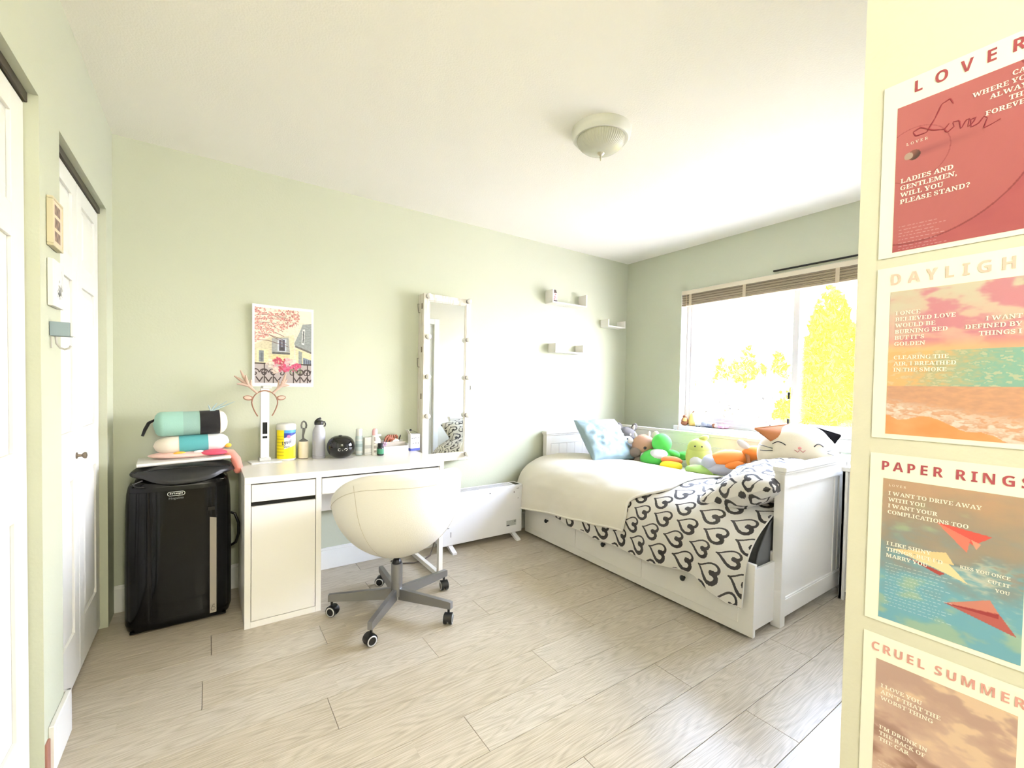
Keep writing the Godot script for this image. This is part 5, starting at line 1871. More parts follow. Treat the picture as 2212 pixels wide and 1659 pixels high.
	part(s2, "body", G().bb(-0.026, 0, -0.016, 0.026, 0.112, 0.016, 0.001), mat("carton_white", c8(232, 230, 220), 0.6))
	part(s2, "printed_band", G().bb(-0.0262, 0.040, 0.0155, 0.0262, 0.062, 0.0164), mat("carton_grey", c8(198, 198, 190), 0.6))
	part(s2, "printed_band", G().bb(-0.0262, 0.006, 0.0155, 0.0262, 0.012, 0.0164), M.carton_grey)
	var s3 := thing("lotion_tube", "white lotion tube with a rounded pink cap and grey print", "tube", Vector3(1.300, y, 0.155), 0.2)
	part(s3, "body", G().lathe([Vector2(0, 0), Vector2(0.018, 0.0), Vector2(0.019, 0.004), Vector2(0.019, 0.128), Vector2(0.017, 0.132), Vector2(0, 0.132)], 28), mat("tube_white", c8(240, 238, 236), 0.4))
	part(s3, "cap", G().lathe([Vector2(0.0, 0.132), Vector2(0.0175, 0.132), Vector2(0.0175, 0.158), Vector2(0.014, 0.170), Vector2(0.007, 0.175), Vector2(0, 0.176)], 28), mat("tube_pink", c8(244, 190, 194), 0.4))
	for q in [[0.020, 0.034], [0.046, 0.064], [0.076, 0.080], [0.096, 0.122]]:
		var an := PI / 2 + 0.35
		part(s3, "print", G().lathe([Vector2(0.0192, q[0]), Vector2(0.0194, q[0] + 0.0005), Vector2(0.0194, q[1] - 0.0005), Vector2(0.0192, q[1])], 8, an - 0.45, an + 0.45), mat("tube_print_%d" % int(q[0] * 1000), c8(176, 166, 160), 0.5))
	var s6 := thing("pump_bottle", "white lotion bottle with a cross-shaped pump head, beside the green-labelled jar", "bottle", Vector3(1.330, y, 0.115), 0.4)
	part(s6, "body", G().lathe([Vector2(0, 0), Vector2(0.018, 0.0), Vector2(0.0195, 0.004), Vector2(0.0195, 0.098), Vector2(0.012, 0.108), Vector2(0.008, 0.110), Vector2(0.008, 0.122), Vector2(0, 0.122)], 28), wp)
	part(s6, "pump_head", G().bb(-0.020, 0.118, -0.008, 0.026, 0.130, 0.008, 0.003), wp)
	var s4 := thing("green_jar", "small dark jar with a green label and a black lid at the desk's front row", "jar", Vector3(1.330, y, 0.180), 0.2)
	part(s4, "body", G().lathe([Vector2(0, 0), Vector2(0.020, 0.0), Vector2(0.0215, 0.003), Vector2(0.0215, 0.050), Vector2(0.016, 0.057), Vector2(0, 0.057)], 28), mat("jar_dark", c8(38, 46, 44), 0.2))
	part(s4, "label", G().lathe([Vector2(0.0216, 0.011), Vector2(0.0219, 0.0115), Vector2(0.0219, 0.0435), Vector2(0.0216, 0.044)], 28), mat("jar_green", c8(58, 132, 98), 0.5))
	part(s4, "lid", G().lathe([Vector2(0, 0.057), Vector2(0.0165, 0.057), Vector2(0.0165, 0.080), Vector2(0, 0.081)], 28), M.black_plastic)
	# tray with odds and ends
	var t := thing("desk_tray", "long white organiser tray with a raised grey back, at the desk's mirror end", "tray", Vector3(1.455, y, 0.085), 0.03)
	var tg := G()
	tg.bb(-0.095, 0.0, -0.06, 0.085, 0.003, 0.045)
	tg.bb(-0.095, 0.003, 0.042, 0.085, 0.046, 0.045, 0.001)
	tg.bb(-0.095, 0.003, -0.060, 0.085, 0.078, -0.057, 0.001)
	tg.bb(-0.095, 0.003, -0.057, -0.092, 0.060, 0.042, 0.001)
	tg.bb(0.082, 0.003, -0.057, 0.085, 0.060, 0.042, 0.001)
	part(t, "body", tg, wp)
	part(t, "divider", G().bb(-0.092, 0.003, -0.012, 0.082, 0.070, -0.009, 0.001), mat("tray_grey", c8(190, 184, 174), 0.6))
	var cl := thing("hair_claw", "brown hair claw sticking up out of the organiser tray", "hair clip", Vector3(1.437, y + 0.004, 0.055), 0.3)
	var cg2 := G()
	for i in 5:
		var a := -0.5 + 0.25 * i
		cg2.tube([Vector3(a * 0.08, 0.004, 0.0), Vector3(a * 0.10, 0.07, 0.004), Vector3(a * 0.09 + 0.004, 0.098, 0.010), Vector3(a * 0.06 + 0.01, 0.112, 0.006)], [0.004, 0.005, 0.009, 0.006], 8)
	part(cl, "teeth", cg2, mat("claw_brown", c8(146, 84, 60), 0.35))
	part(cl, "back", G().ball(Vector3(0.0, 0.088, 0.0), Vector3(0.038, 0.018, 0.016), R(0, 0, -0.2)), M.claw_brown)
	var vi := thing("lilac_sprig", "little lilac hair tie standing out of the tray behind the green jar", "hair tie", Vector3(1.369, y + 0.004, 0.116), 0.0)
	var lm := mat("sprig_lilac", c8(190, 158, 190), 0.7)
	part(vi, "stem", G().tube([Vector3(0, 0, 0), Vector3(0.004, 0.05, 0)], 0.003, 6), lm)
	for i in 8:
		var a := TAU * i / 8.0
		part(vi, "loop", G().ball(Vector3(0.004 + cos(a) * 0.014, 0.058 + sin(a) * 0.010, sin(a * 2.0) * 0.006), Vector3(0.009, 0.005, 0.006), R(0, 0, a)), lm)
	var pn := thing("black_pen", "black pen leaning diagonally in the organiser tray", "pen", Vector3(1.504, y + 0.0075, 0.058))
	part(pn, "barrel", G().tube([Vector3(-0.03, 0.002, 0), Vector3(0.012, 0.10, -0.02)], 0.0042, 8), M.black_plastic)
	part(pn, "tip", G().tube([Vector3(0.012, 0.10, -0.02), Vector3(0.0145, 0.106, -0.0212)], [0.0042, 0.0015], 8), M.steel)
	var pf := thing("powder_puff", "white round powder puff lying in the organiser tray beside the pen", "puff", Vector3(1.475, y + 0.004, 0.050), 0.0)
	part(pf, "pad", G().ball(Vector3(0, 0.060, 0), Vector3(0.030, 0.026, 0.014)), M.carton_white)
	part(pf, "ribbon", G().tube([Vector3(-0.02, 0.062, 0.014), Vector3(0.0, 0.064, 0.0165), Vector3(0.02, 0.062, 0.014)], 0.003, 6), M.tray_grey)
	part(pf, "stand", G().lathe([Vector2(0, 0), Vector2(0.018, 0), Vector2(0.016, 0.036), Vector2(0, 0.036)], 16), M.carton_white)
	# gift box with open flap
	var gb := thing("open_carton", "white carton printed with little animal faces, blue foot band and an open flap", "box", Vector3(1.600, y, 0.078), 0.12)
	part(gb, "body", G().bb(-0.036, 0.0, -0.022, 0.036, 0.120, 0.022, 0.0008), mat("carton_bright", c8(246, 246, 246), 0.5))
	part(gb, "foot_band", G().bb(-0.0364, 0.0005, -0.0224, 0.0364, 0.019, 0.0224, 0.0005), mat("band_blue", c8(62, 74, 150), 0.5))
	part(gb, "flap", G(T(Vector3(-0.036, 0.119, 0.0), R(0, 0, 0.55))).bb(-0.0012, 0.0, -0.021, 0.0012, 0.038, 0.021), M.carton_white)
	var ink := mat("carton_ink", c8(40, 40, 44), 0.6)
	for q in [[-0.018, 0.082, 0.009], [0.014, 0.082, 0.013]]:
		var fr := part(gb, "printed_face", G().tube(ring_pts(Vector3(q[0], q[1], 0.0224), q[2], 20), 0.0006, 5), ink)
		for s in [-1.0, 1.0]:
			part(fr, "printed_ear", G().ball(Vector3(q[0] + s * q[2] * 0.9, q[1] + q[2] * 0.75, 0.0222), Vector3(0.0035, 0.003, 0.0006)), ink)
	for q in [[-0.016, 0.054], [0.004, 0.055], [0.022, 0.054]]:
		part(gb, "printed_dot", G().ball(Vector3(q[0], q[1], 0.0222), Vector3(0.0036, 0.0040, 0.0006)), ink)
	part(gb, "hanger_slot", G().bb(-0.034, 0.118, 0.0215, 0.034, 0.121, 0.0226), ink)
	part(gb, "knob_charm", G().ball(Vector3(-0.026, 0.146, 0.0), Vector3(0.008, 0.008, 0.008)), M.black_gloss)
	part(gb, "charm_cord", G().tube([Vector3(-0.026, 0.142, 0.0), Vector3(0.0, 0.138, 0.002), Vector3(0.030, 0.122, 0.0)], 0.0012, 5), ink)


func curved_text(parent: Node3D, s: String, cap: float, r: float, ang: float, y: float, m: Material, width: float, rise: float) -> void:
	var o := letters(parent, "lettering", s, font(false, true), cap, m, Transform3D(), 0.5, width, 0.0004)
	if o == null: return
	var a: Array = o.mesh.surface_get_arrays(0)
	var v: PackedVector3Array = a[Mesh.ARRAY_VERTEX]
	for i in v.size():
		var p := v[i]
		var t := ang - p.x / r
		var rr := r + p.z
		v[i] = Vector3(cos(t) * rr, y + p.y + rise * p.x, sin(t) * rr)
	a[Mesh.ARRAY_VERTEX] = v
	a[Mesh.ARRAY_NORMAL] = null
	var g := G()
	for i in range(0, v.size(), 3):
		var c := (v[i] + v[i + 1] + v[i + 2]) / 3.0
		var nn := Vector3(c.x, 0, c.z).normalized()
		g.tri(v[i], v[i + 1], v[i + 2], nn, nn, nn)
	o.mesh = g.mesh()


# ------------------------------------------------------------------ pictures
func poly_fill(im: Image, p: PackedVector2Array, c: Color, a := 1.0) -> void:
	var lo := p[0]
	var hi := p[0]
	for q in p:
		lo = lo.min(q)
		hi = hi.max(q)
	for y in range(maxi(int(lo.y), 0), mini(int(hi.y) + 1, im.get_height())):
		for x in range(maxi(int(lo.x), 0), mini(int(hi.x) + 1, im.get_width())):
			if Geometry2D.is_point_in_polygon(Vector2(x + 0.5, y + 0.5), p):
				im.set_pixel(x, y, im.get_pixel(x, y).lerp(c, a))


func stroke(im: Image, p: Array, w: float, c: Color) -> void:
	for i in p.size() - 1:
		var a: Vector2 = p[i]
		var b: Vector2 = p[i + 1]
		var n := int(a.distance_to(b) * 1.5) + 1
		for k in n + 1:
			dab(im, a.lerp(b, float(k) / n), w, c)


func dab(im: Image, q: Vector2, r: float, c: Color, a := 1.0) -> void:
	for y in range(maxi(int(q.y - r), 0), mini(int(q.y + r) + 2, im.get_height())):
		for x in range(maxi(int(q.x - r), 0), mini(int(q.x + r) + 2, im.get_width())):
			var d := Vector2(x + 0.5, y + 0.5).distance_to(q)
			var k := clampf(r - d + 0.5, 0.0, 1.0) * a
			if k > 0.0: im.set_pixel(x, y, im.get_pixel(x, y).lerp(c, k))


func rect(im: Image, x: float, y: float, w: float, h: float, c: Color) -> void:
	im.fill_rect(Rect2i(int(x), int(y), int(w), int(h)), c)


func balcony_painting() -> ImageTexture:
	var im := Image.create(220, 306, false, Image.FORMAT_RGB8)
	var nz := fnoise(71, 0.02, 3)
	for y in 306:
		for x in 220:
			var c := c8(240, 228, 204).lerp(c8(226, 206, 190), clampf(y / 140.0, 0, 1))
			im.set_pixel(x, y, c.lightened(0.08 * nz.get_noise_2d(x * 2, y * 2)))
	# far houses
	poly_fill(im, PackedVector2Array([Vector2(0, 150), Vector2(60, 118), Vector2(132, 108), Vector2(132, 230), Vector2(0, 230)]), c8(196, 188, 158))
	poly_fill(im, PackedVector2Array([Vector2(64, 122), Vector2(128, 116), Vector2(134, 176), Vector2(64, 182)]), c8(150, 152, 150))
	poly_fill(im, PackedVector2Array([Vector2(60, 188), Vector2(140, 186), Vector2(140, 230), Vector2(60, 230)]), c8(204, 194, 146))
	rect(im, 66, 178, 70, 8, c8(74, 74, 76))
	rect(im, 86, 122, 34, 54, c8(190, 196, 206))
	rect(im, 92, 126, 22, 46, c8(66, 66, 84))
	rect(im, 102, 126, 2, 46, c8(200, 204, 210))
	rect(im, 92, 156, 22, 16, c8(48, 44, 54))
	rect(im, 8, 168, 44, 60, c8(210, 202, 162))
	rect(im, 16, 174, 18, 46, c8(120, 124, 130))
	rect(im, 22, 182, 8, 38, c8(86, 92, 100))
	# chimney wall and slate roof on the far side
	rect(im, 134, 104, 16, 124, c8(218, 206, 172))
	poly_fill(im, PackedVector2Array([Vector2(150, 140), Vector2(172, 90), Vector2(184, 56), Vector2(220, 50), Vector2(220, 176), Vector2(160, 152)]), c8(140, 146, 146))
	poly_fill(im, PackedVector2Array([Vector2(184, 78), Vector2(194, 76), Vector2(190, 142), Vector2(180, 140)]), c8(224, 224, 220))
	poly_fill(im, PackedVector2Array([Vector2(186, 84), Vector2(191, 83), Vector2(188, 136), Vector2(184, 134)]), c8(72, 78, 82))
	poly_fill(im, PackedVector2Array([Vector2(154, 146), Vector2(220, 172), Vector2(220, 180), Vector2(154, 154)]), c8(96, 92, 88))
	poly_fill(im, PackedVector2Array([Vector2(156, 156), Vector2(220, 182), Vector2(220, 234), Vector2(156, 230)]), c8(216, 204, 166))
	poly_fill(im, PackedVector2Array([Vector2(168, 168), Vector2(182, 174), Vector2(182, 230), Vector2(168, 228)]), c8(134, 140, 138))
	poly_fill(im, PackedVector2Array([Vector2(186, 196), Vector2(220, 208), Vector2(220, 236), Vector2(186, 232)]), c8(120, 132, 150))
	for k in 4: rect(im, 190 + k * 8, 206, 3, 26, c8(62, 66, 78))
	for y in range(50, 230):
		for x in 220:
			var c := im.get_pixel(x, y)
			im.set_pixel(x, y, c.lightened(maxf(0.16 * nz.get_noise_2d(x * 3.0, y * 6.0), 0.0)).darkened(maxf(-0.16 * nz.get_noise_2d(x * 3.0, y * 6.0), 0.0)))
	# balcony floor tone and railing
	rect(im, 0, 230, 220, 76, c8(168, 158, 156))
	var iron := c8(44, 30, 28)
	rect(im, 0, 224, 220, 5, iron)
	for x in [34, 68, 146, 172, 202]: rect(im, x, 228, 4, 78, iron)
	for cx in [18, 52, 86, 160, 190, 214]:
		for s in [-1.0, 1.0]:
			var q := []
			for i in 40:
				var t := i / 39.0
				var a := t * 7.4
				var r: float = lerpf(16.0, 3.0, t)
				q.append(Vector2(cx + s * (16.0 - cos(a) * r * 0.9), 262.0 - sin(a) * r + t * 4.0))
			stroke(im, q, 1.7, iron)
		stroke(im, [Vector2(cx - 12, 282), Vector2(cx, 300), Vector2(cx + 12, 282)], 2.0, iron)
	# branches and blossom over the top
	for i in 9:
		var a := Vector2(0, 20 + i * 14)
		stroke(im, [a, a + Vector2(50, -6 + rng.randf_range(-6, 10)), a + Vector2(95 + rng.randf() * 50, rng.randf_range(-12, 24))], 0.9, c8(92, 60, 56))
	for i in 2300:
		var x := pow(rng.randf(), 1.5) * 170.0
		var y := rng.randf() * (40.0 + 100.0 * (1.0 - x / 190.0)) + 2.0
		if nz.get_noise_2d(x * 2.4, y * 3.2) < -0.05: continue
		dab(im, Vector2(x, y), rng.randf_range(1.0, 3.2), [c8(172, 98, 92), c8(206, 160, 146), c8(230, 198, 180), c8(146, 80, 78), c8(194, 138, 126)][rng.randi() % 5], 0.8)
	for i in 60:
		dab(im, Vector2(rng.randf_range(110, 172), rng.randf_range(8, 74)), rng.randf_range(0.8, 2.0), c8(120, 76, 74), 0.8)
	# flower bunch on the railing
	for f in [[60, 226, 17, 1], [92, 236, 20, 2], [112, 222, 19, 0], [84, 212, 14, 0], [128, 214, 15, 2], [148, 222, 15, 1], [150, 242, 14, 3], [104, 248, 16, 0], [78, 254, 14, 1], [164, 232, 13, 3], [122, 244, 14, 3]]:
		var base: Color = [c8(176, 24, 56), c8(242, 214, 196), c8(238, 170, 178), c8(200, 48, 96)][f[3]]
		for i in 26:
			var a := rng.randf() * TAU
			var r: float = sqrt(rng.randf()) * f[2]
			dab(im, Vector2(f[0] + cos(a) * r, f[1] + sin(a) * r * 0.9), rng.randf_range(2.5, 5.0), base.lightened(rng.randf() * 0.3).darkened(rng.randf() * 0.22), 0.85)
	for i in 30:
		dab(im, Vector2(rng.randf_range(130, 180), rng.randf_range(246, 268)), rng.randf_range(1.5, 3.5), c8(112, 126, 92), 0.8)
	return tex(im)


# a sheet of paper with its face towards local +z, slightly bowed; origin in the middle
func paper(t: Node3D, w: float, h: float, m: Material, curl := 0.0) -> void:
	var g := G()
	var f := func(u, v, z):
		var c: float = curl * pow(maxf(1.0 - u * 2.6, 0.0), 2.0) * (0.35 + 0.65 * v)
		return Vector3((u - 0.5) * w, (v - 0.5) * h, z + c)
	g.sheet(14, 14, func(u, v): return f.call(u, v, 0.0008), Vector3(0, 0, -5))
	g.sheet(14, 14, func(u, v): return f.call(u, v, 0.0002), Vector3(0, 0, 5))
	part(t, "sheet", g, m)


func print_on(t: Node3D, called: String, x0: float, y0: float, x1: float, y1: float, tx: Texture2D, z := 0.0011, curl := 0.0, w := 1.0, h := 1.0, tone := Color.WHITE) -> MeshInstance3D:
	var m := StandardMaterial3D.new()
	m.resource_name = called
	m.albedo_texture = tx
	m.albedo_color = tone
	m.roughness = 0.55
	var g := G()
	g.sheet(12, 12, func(u, v):
		var x: float = lerpf(x0, x1, u)
		var y: float = lerpf(y0, y1, v)
		var c: float = curl * pow(maxf(1.0 - (x / w + 0.5) * 2.6, 0.0), 2.0) * (0.35 + 0.65 * (y / h + 0.5))
		return Vector3(x, y, z + c), Vector3(0, 0, -5), func(u, v): return Vector2(u, 1.0 - v))
	return part(t, called, g, m)


func wall_pictures() -> void:
	var pw := mat("paper_white", c8(244, 242, 236), 0.6)
	# painting print by the desk
	var t := thing("art_print", "art print of a flower-hung balcony under pink blossom on the wall above the desk", "poster", Vector3(0.7835, 1.4365, 0.001))
	t.rotation.z = 0.003
	paper(t, 0.337, 0.490, pw, 0.020)
	print_on(t, "picture", -0.156, -0.223, 0.156, 0.228, balcony_painting(), 0.0013, 0.020, 0.337, 0.490)
	# two small framed pictures on the pier between the closets
	var fr := mat("frame_gold", c8(206, 196, 164), 0.45)
	var p := thing("framed_picture", "small framed photo strip, the upper picture on the pier between the closet doors", "picture frame", Vector3(0.001, 1.700, 1.085), PI / 2)
	var g := G()
	g.bb(-0.056, -0.075, 0, 0.056, -0.067, 0.016, 0.002)
	g.bb(-0.056, 0.067, 0, 0.056, 0.075, 0.016, 0.002)
	g.bb(-0.056, -0.067, 0, -0.049, 0.067, 0.016, 0.002)
	g.bb(0.049, -0.067, 0, 0.056, 0.067, 0.016, 0.002)
	part(p, "frame", g, fr)
	part(p, "backing", G().bb(-0.05, -0.068, 0.0, 0.05, 0.068, 0.012), M.dark_gap)
	var im := Image.create(48, 66, false, Image.FORMAT_RGB8)
	im.fill(c8(222, 200, 176))
	for k in 3:
		for y in 15:
			for x in 30:
				im.set_pixel(9 + x, 5 + k * 20 + y, c8(150, 124, 108).lerp(c8(92, 76, 70), clampf(0.5 + 0.5 * sin(x * 0.33 + k * 1.7) * cos(y * 0.4 + k), 0, 1)))
	print_on(p, "picture", -0.049, -0.067, 0.049, 0.067, tex(im), 0.0135)
	var q := thing("canvas_picture", "small white unframed picture with a grey sketch, below the framed photo strip", "picture", Vector3(0.001, 1.515, 1.078), PI / 2)
	part(q, "canvas", G().bb(-0.060, -0.072, 0, 0.060, 0.072, 0.014, 0.002), pw)
	var im2 := Image.create(64, 76, false, Image.FORMAT_RGB8)
	im2.fill(c8(240, 238, 232))
	for i in 60: dab(im2, Vector2(40 + rng.randfn() * 7, 48 + rng.randfn() * 6), rng.randf_range(1, 3), c8(126, 128, 130), 0.7)
	for i in 24: dab(im2, Vector2(34 + rng.randfn() * 4, 54 + rng.randfn() * 2), rng.randf_range(1, 2), c8(60, 62, 66), 0.8)
	stroke(im2, [Vector2(48, 46), Vector2(52, 24), Vector2(50, 12)], 0.8, c8(190, 190, 190))
	print_on(q, "picture", -0.058, -0.070, 0.058, 0.070, tex(im2), 0.0145)
	# hook block
	var hk := thing("wall_hook", "hook block, side shade painted blue-grey, white face, bent hook, below two small pictures", "hook", Vector3(0.001, 1.374, 1.100), PI / 2)
	part(hk, "block", G().bb(-0.020, -0.022, 0.0, 0.020, 0.022, 0.046, 0.002), mat("hook_side_shade", c8(140, 158, 168), 0.45))  # shaded side of the box put into its colour
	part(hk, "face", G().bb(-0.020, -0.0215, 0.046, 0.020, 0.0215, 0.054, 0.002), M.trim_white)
	var hm := mat("hook_grey", c8(190, 188, 182), 0.4)
	part(hk, "hook", G().tube([Vector3(0.0, -0.02, 0.010), Vector3(0.0, -0.045, 0.012), Vector3(0.0, -0.058, 0.020), Vector3(0.0, -0.062, 0.030), Vector3(0, -0.058, 0.040), Vector3(0, -0.050, 0.044)], 0.003, 8), hm)
	part(hk, "pin", G().tube([Vector3(-0.012, -0.018, 0.003), Vector3(-0.012, -0.060, 0.003)], 0.0016, 6), hm)


func sunset_image(kind: int) -> ImageTexture:
	var w := 176
	var h := 256
	var im := Image.create(w, h, false, Image.FORMAT_RGB8)
	var n1 := fnoise(100 + kind, 0.012, 4)
	var n2 := fnoise(200 + kind, 0.05, 3)
	for y in h:
		for x in w:
			var u := float(x) / w
			var v := float(y) / h
			var a := n1.get_noise_2d(x, y * 1.8)
			var b := n2.get_noise_2d(x, y * 2.4)
			var c := Color()
			match kind:
				0:   # record on a rose ground
					var q := Vector2((u - 0.14) * 0.172, (v - 0.355) * 0.251)
					var r := q.length()
					c = c8(176, 84, 92).lerp(c8(196, 104, 104), clampf(v * 0.7 + a * 0.3, 0, 1))
					if r < 0.150: c = c8(206, 122, 118).lerp(c8(190, 104, 104), clampf(v * 0.5 + u * 0.5, 0, 1))
					if absf(r - 0.150) < 0.0012: c = c8(150, 62, 70)
					if absf(r - 0.046) < 0.0006: c = c8(168, 82, 84)
					# streak and spindle of the printed record player
					if q.x > 0.006 and q.x < 0.09 and absf(q.y + 0.06 * q.x) < 0.009:
						c = c.lerp(c8(138, 72, 78), 0.55 * (1.0 - q.x / 0.09) * (1.0 - absf(q.y + 0.06 * q.x) / 0.009))
					if r < 0.0085: c = c8(150, 100, 84).lerp(c8(80, 52, 46), clampf((q.x + q.y) / 0.012 + 0.4, 0, 1))
					if Vector2(q.x + 0.007, q.y).length() < 0.006: c = c8(196, 176, 158)
				1:   # sea at sunset
					if v < 0.42:
						c = c8(214, 206, 186).lerp(c8(226, 160, 156), clampf(v / 0.42 + 0.5 * a, 0, 1))
						var cl := smoothstep(0.05, 0.4, a + 0.5 * u - 0.5 * absf(v - 0.2) * 2.0)
						c = c.lerp(c8(206, 132, 150), cl * 0.85)
						c = c.lerp(c8(240, 196, 140), smoothstep(0.33, 0.42, v) * (1.0 - 0.4 * u))
					elif v < 0.66:
						var k := (v - 0.42) / 0.24
						c = c8(236, 186, 130).lerp(c8(140, 186, 172), clampf(u * 1.5 - 0.25 + 0.6 * b + k * 0.2, 0, 1))
						if b > 0.28: c = c.lerp(c8(246, 214, 170), 0.5)
					else:
						var shore := 0.86 + 0.22 * u * u * 0.9 + 0.02 * sin(u * 14.0) + 0.02 * a
						c = c8(218, 166, 134).lerp(c8(202, 156, 130), clampf(0.5 + b, 0, 1))
						var foam := smoothstep(0.73 + 0.10 * u, 0.80 + 0.12 * u, v)
						if foam > 0.0: c = c.lerp(c8(236, 222, 214), foam * clampf(0.55 + 1.2 * b + 0.3 * sin(v * 90.0 + b * 8.0), 0.0, 1.0))
						if v > shore: c = c8(222, 150, 90).lerp(c8(234, 170, 118), clampf(0.5 + a, 0, 1))
				2:   # sky for paper planes
					c = c8(190, 156, 128).lerp(c8(150, 146, 138), clampf(v * 2.2 + a * 0.4, 0, 1)).lerp(c8(118, 176, 198), smoothstep(0.30, 0.75, v + 0.25 * a))
					c = c.lerp(c8(200, 206, 150), 0.5 * smoothstep(0.1, 0.6, a + 0.35 * smoothstep(0.5, 0.9, v) - 0.3 * u))
					c = c.lerp(c8(226, 220, 200), 0.8 * smoothstep(0.0, 0.7, 0.5 * b + a * 0.5 + 0.4 - Vector2((u - 0.78) * 1.4, (v - 0.56) * 2.6).length()))
					c = c.lerp(c8(140, 130, 122), 0.7 * smoothstep(0.0, 0.5, 0.5 * b + a * 0.4 + 0.3 - Vector2((u - 0.98) * 2.0, (v - 0.50) * 4.0).length()))
				3:   # dusk clouds
					c = c8(196, 164, 152).lerp(c8(230, 198, 178), clampf(v * 1.6 + a * 0.8, 0, 1))
					c = c.lerp(c8(236, 206, 178), smoothstep(0.2, 0.5, a + 0.3 * u))
					var band := v - 0.42 - 0.38 * u - 0.08 * a
					c = c.lerp(c8(156, 120, 112), 0.7 * smoothstep(0.10, 0.0, absf(band)))
					c = c.lerp(c8(246, 214, 160), 0.9 * smoothstep(0.14, 0.0, Vector2((u - 0.62), (v - 0.60) * 1.6).length()))
					if band > 0.05: c = c.lerp(c8(140, 100, 90), clampf(0.35 + a + 0.3 * (0.5 - u), 0.0, 0.8))
			im.set_pixel(x, y, c)
	if kind == 2:
		var pl := func(a: Array, c: Color) -> void:
			var p := PackedVector2Array()
			for q in a: p.append(Vector2(q[0] * w, q[1] * h))
			poly_fill(im, p, c)
		pl.call([[0.42, 0.24], [0.80, 0.27], [0.68, 0.345]], c8(214, 84, 74))
		pl.call([[0.42, 0.24], [0.66, 0.31], [0.64, 0.40]], c8(226, 124, 106))
		pl.call([[0.66, 0.31], [0.73, 0.33], [0.70, 0.37]], c8(236, 160, 136))
		pl.call([[0.08, 0.49], [0.50, 0.43], [0.56, 0.50]], c8(246, 214, 160))
		pl.call([[0.08, 0.49], [0.52, 0.50], [0.66, 0.60], [0.40, 0.545]], c8(250, 228, 180))
		pl.call([[0.20, 0.52], [0.50, 0.57], [0.46, 0.59]], c8(170, 62, 58))
		pl.call([[0.50, 0.76], [0.80, 0.66], [0.86, 0.73]], c8(206, 132, 116))
		pl.call([[0.50, 0.76], [0.86, 0.73], [0.97, 0.84]], c8(178, 88, 82))
		pl.call([[0.50, 0.76], [0.86, 0.735], [0.86, 0.76]], c8(150, 42, 52))
	# paragraphs too small to read
	var rows: Array = [[0.13, 0.30, 0.83, 8], [0.10, 0.62, 0.66, 0], [0.05, 0.45, 0.60, 14], [0.06, 0.4, 0.73, 12]][kind]
	for r in rows[3]:
		var x: float = 0.05 * w
		var y: float = (rows[2] + r * 0.0225) * h
		while x < (0.05 + rows[1] + 0.05 * sin(r * 2.0)) * w:
			var l := rng.randf_range(2, 7)
			for k in int(l): im.set_pixel(mini(int(x) + k, w - 1), mini(int(y), h - 1), im.get_pixel(mini(int(x) + k, w - 1), mini(int(y), h - 1)).lerp(Color.WHITE, 0.55))
			x += l + 1.6
	return tex(im)


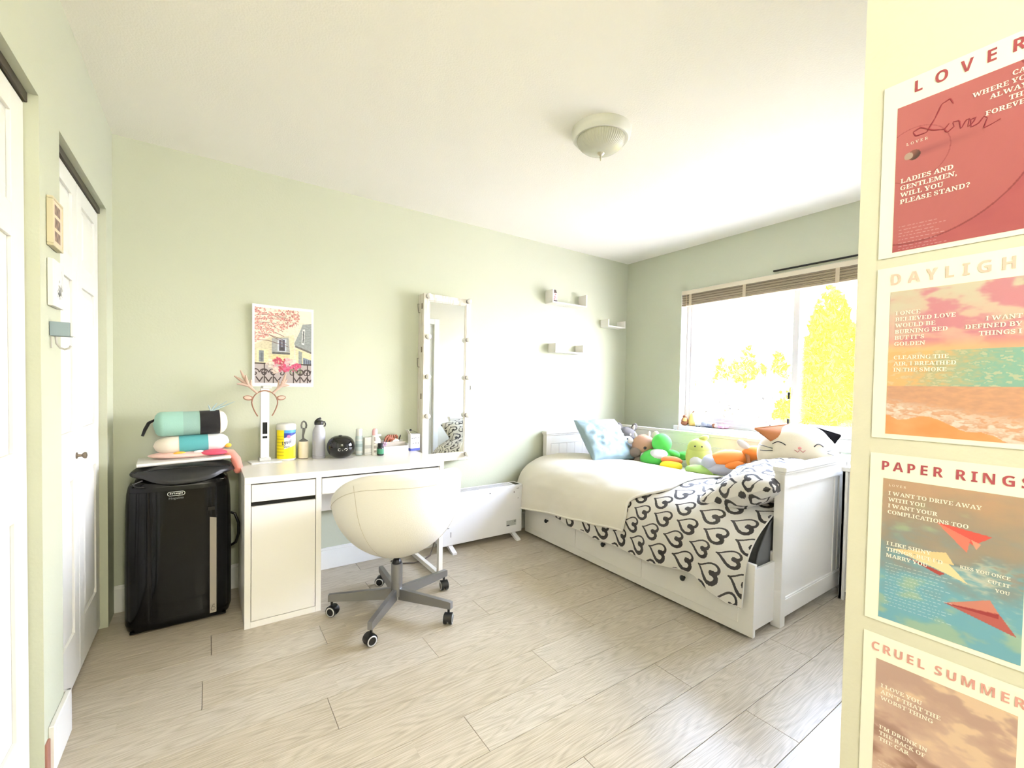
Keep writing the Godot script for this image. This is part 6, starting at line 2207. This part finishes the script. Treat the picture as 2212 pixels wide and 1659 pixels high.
func song_posters() -> void:
	var titles := ["LOVER", "DAYLIGHT", "PAPER RINGS", "CRUEL SUMMER"]
	var top := [1.723, 1.401, 1.069, 0.740]
	var tb := [1.7395, 1.4135, 1.0835, 0.7535]
	var tw := [0.127, 0.172, 0.177, 0.187]
	var cap := [0.0185, 0.0185, 0.0160, 0.0150]
	var sp := [26, 14, 9, 6]
	var ink := [c8(150, 62, 72), c8(224, 188, 178), c8(158, 66, 78), c8(206, 150, 144)]
	var lab := ["poster with a rose-red record picture, topmost of the column on the passage wall", "poster with a sea and sunset sky picture, second from the top on the passage wall",
		"poster with paper planes in a blue sky, third from the top on the passage wall", "poster with dusky brown clouds, lowest of the column on the passage wall"]
	var left := [[["LADIES AND", "GENTLEMEN,", "WILL YOU", "PLEASE STAND?"], 1.597, 0.0120, 0.0076],
		[["I ONCE", "BELIEVED LOVE", "WOULD BE", "BURNING RED", "BUT IT'S", "GOLDEN"], 1.366, 0.0108, 0.0068],
		[["I WANT TO DRIVE AWAY", "WITH YOU", "I WANT YOUR", "COMPLICATIONS TOO"], 1.047, 0.0112, 0.0066],
		[["I LOVE YOU", "AIN'T THAT THE", "WORST THING"], 0.698, 0.0112, 0.0068]]
	var second := [[[], 0.0, 0.0, 0.0], [["CLEARING THE", "AIR, I BREATHED", "IN THE SMOKE"], 1.288, 0.0108, 0.0066], [["I LIKE SHINY", "THINGS, BUT I'D", "MARRY YOU"], 0.957, 0.0108, 0.0064], [["I'M DRUNK IN", "THE BACK OF", "THE CAR"], 0.622, 0.0108, 0.0066]]
	var right := [[["CAN", "WHERE YOU", "ALWAYS", "THIS", "FOREVER"], 1.712, 0.0118, 0.0072], [["I WANT", "DEFINED BY", "THINGS I"], 1.345, 0.0115, 0.0070], [["KISS YOU ONCE", "CUT IT", "YOU"], 0.946, 0.0115, 0.0050], [[], 0.0, 0.0, 0.0]]
	var paper_m := mat("poster_paper", c8(246, 242, 232), 0.55)
	var white := mat("print_white", c8(248, 238, 230), 0.6)
	var zc := 2.882
	for k in 4:
		var it: float = top[k]
		var ib: float = it - (0.252 if k < 3 else 0.252)
		var pt: float = it + 0.044
		var pb: float = ib - 0.008
		var yc := (pt + pb) / 2.0
		var t := thing("song_poster", lab[k], "poster", Vector3(HALL_X - 0.0005, yc, zc), -PI / 2, "")
		paper(t, 0.212, pt - pb, paper_m, 0.0)
		print_on(t, "picture", -0.086, ib - yc, 0.086, it - yc, sunset_image(k), 0.0011, 0.0, 1.0, 1.0, [c8(208, 200, 210), c8(232, 230, 234), c8(234, 232, 236), c8(232, 230, 234)][k])
		var im := mat("title_ink_%d" % k, ink[k], 0.6)
		letters(t, "title_lettering", titles[k], font(false, true, sp[k]), cap[k], im, T(Vector3(0, tb[k] - yc, 0.0011)), 0.5, tw[k], 0.0003)
		for b in [left[k], second[k]]:
			for i in b[0].size():
				letters(t, "lettering", b[0][i], font(true, true), b[3], white, T(Vector3(-0.078, b[1] - yc - b[3] - i * b[2], 0.0014)), 0.0, 0.0, 0.0002)
		var rr: Array = right[k]
		for i in rr[0].size():
			letters(t, "lettering", rr[0][i], font(true, true), rr[3], white, T(Vector3(0.072, rr[1] - yc - rr[3] - i * rr[2], 0.0014)), 1.0, 0.0, 0.0002)
		if k == 0:
			# brush-written word
			var s := G()
			var pen := func(pts: Array, w: float) -> void:
				var l := []
				var c := Curve3D.new()
				for i in pts.size():
					var p := Vector3(pts[i][0], pts[i][1], 0.0014)
					var tan_ := Vector3()
					if i > 0 and i < pts.size() - 1: tan_ = Vector3(pts[i + 1][0] - pts[i - 1][0], pts[i + 1][1] - pts[i - 1][1], 0) * 0.2
					c.add_point(p, -tan_, tan_)
				for i in 60: l.append(c.sample_baked(c.get_baked_length() * i / 59.0))
				var rad := []
				for i in 60: rad.append(w * (0.6 + 0.5 * absf(sin(i * 0.33))))
				s.tube(l, rad, 6, 0.2, Vector3(0, 0, 1))
			var o := Vector2(-0.064, 1.686 - yc)
			var mk := func(a: Array) -> Array:
				var q := []
				for p in a: q.append([o.x + p[0], o.y + p[1]])
				return q
			pen.call(mk.call([[0.050, 0.010], [0.046, 0.020], [0.036, 0.016], [0.028, -0.004], [0.018, -0.022], [0.004, -0.022], [0.0, -0.014], [0.010, -0.010], [0.026, -0.022], [0.040, -0.027]]), 0.0010)
			pen.call(mk.call([[0.046, -0.020], [0.040, -0.028], [0.044, -0.034], [0.052, -0.028], [0.050, -0.020], [0.058, -0.021], [0.060, -0.036], [0.066, -0.024], [0.070, -0.024], [0.068, -0.036], [0.074, -0.032], [0.077, -0.025], [0.071, -0.026], [0.072, -0.038], [0.080, -0.036], [0.086, -0.028], [0.090, -0.032], [0.086, -0.046], [0.094, -0.044], [0.104, -0.040]]), 0.00085)
			part(t, "script_lettering", s, mat("script_ink", c8(128, 34, 50), 0.6))
			letters(t, "lettering", "LOVER", font(true, false, 16), 0.0042, white, T(Vector3(-0.072, 1.652 - yc, 0.0014)), 0.0, 0.028, 0.0002)
		elif k == 2:
			letters(t, "lettering", "LOVER", font(true, false, 16), 0.0036, white, T(Vector3(-0.078, 1.056 - yc, 0.0014)), 0.0, 0.024, 0.0002)
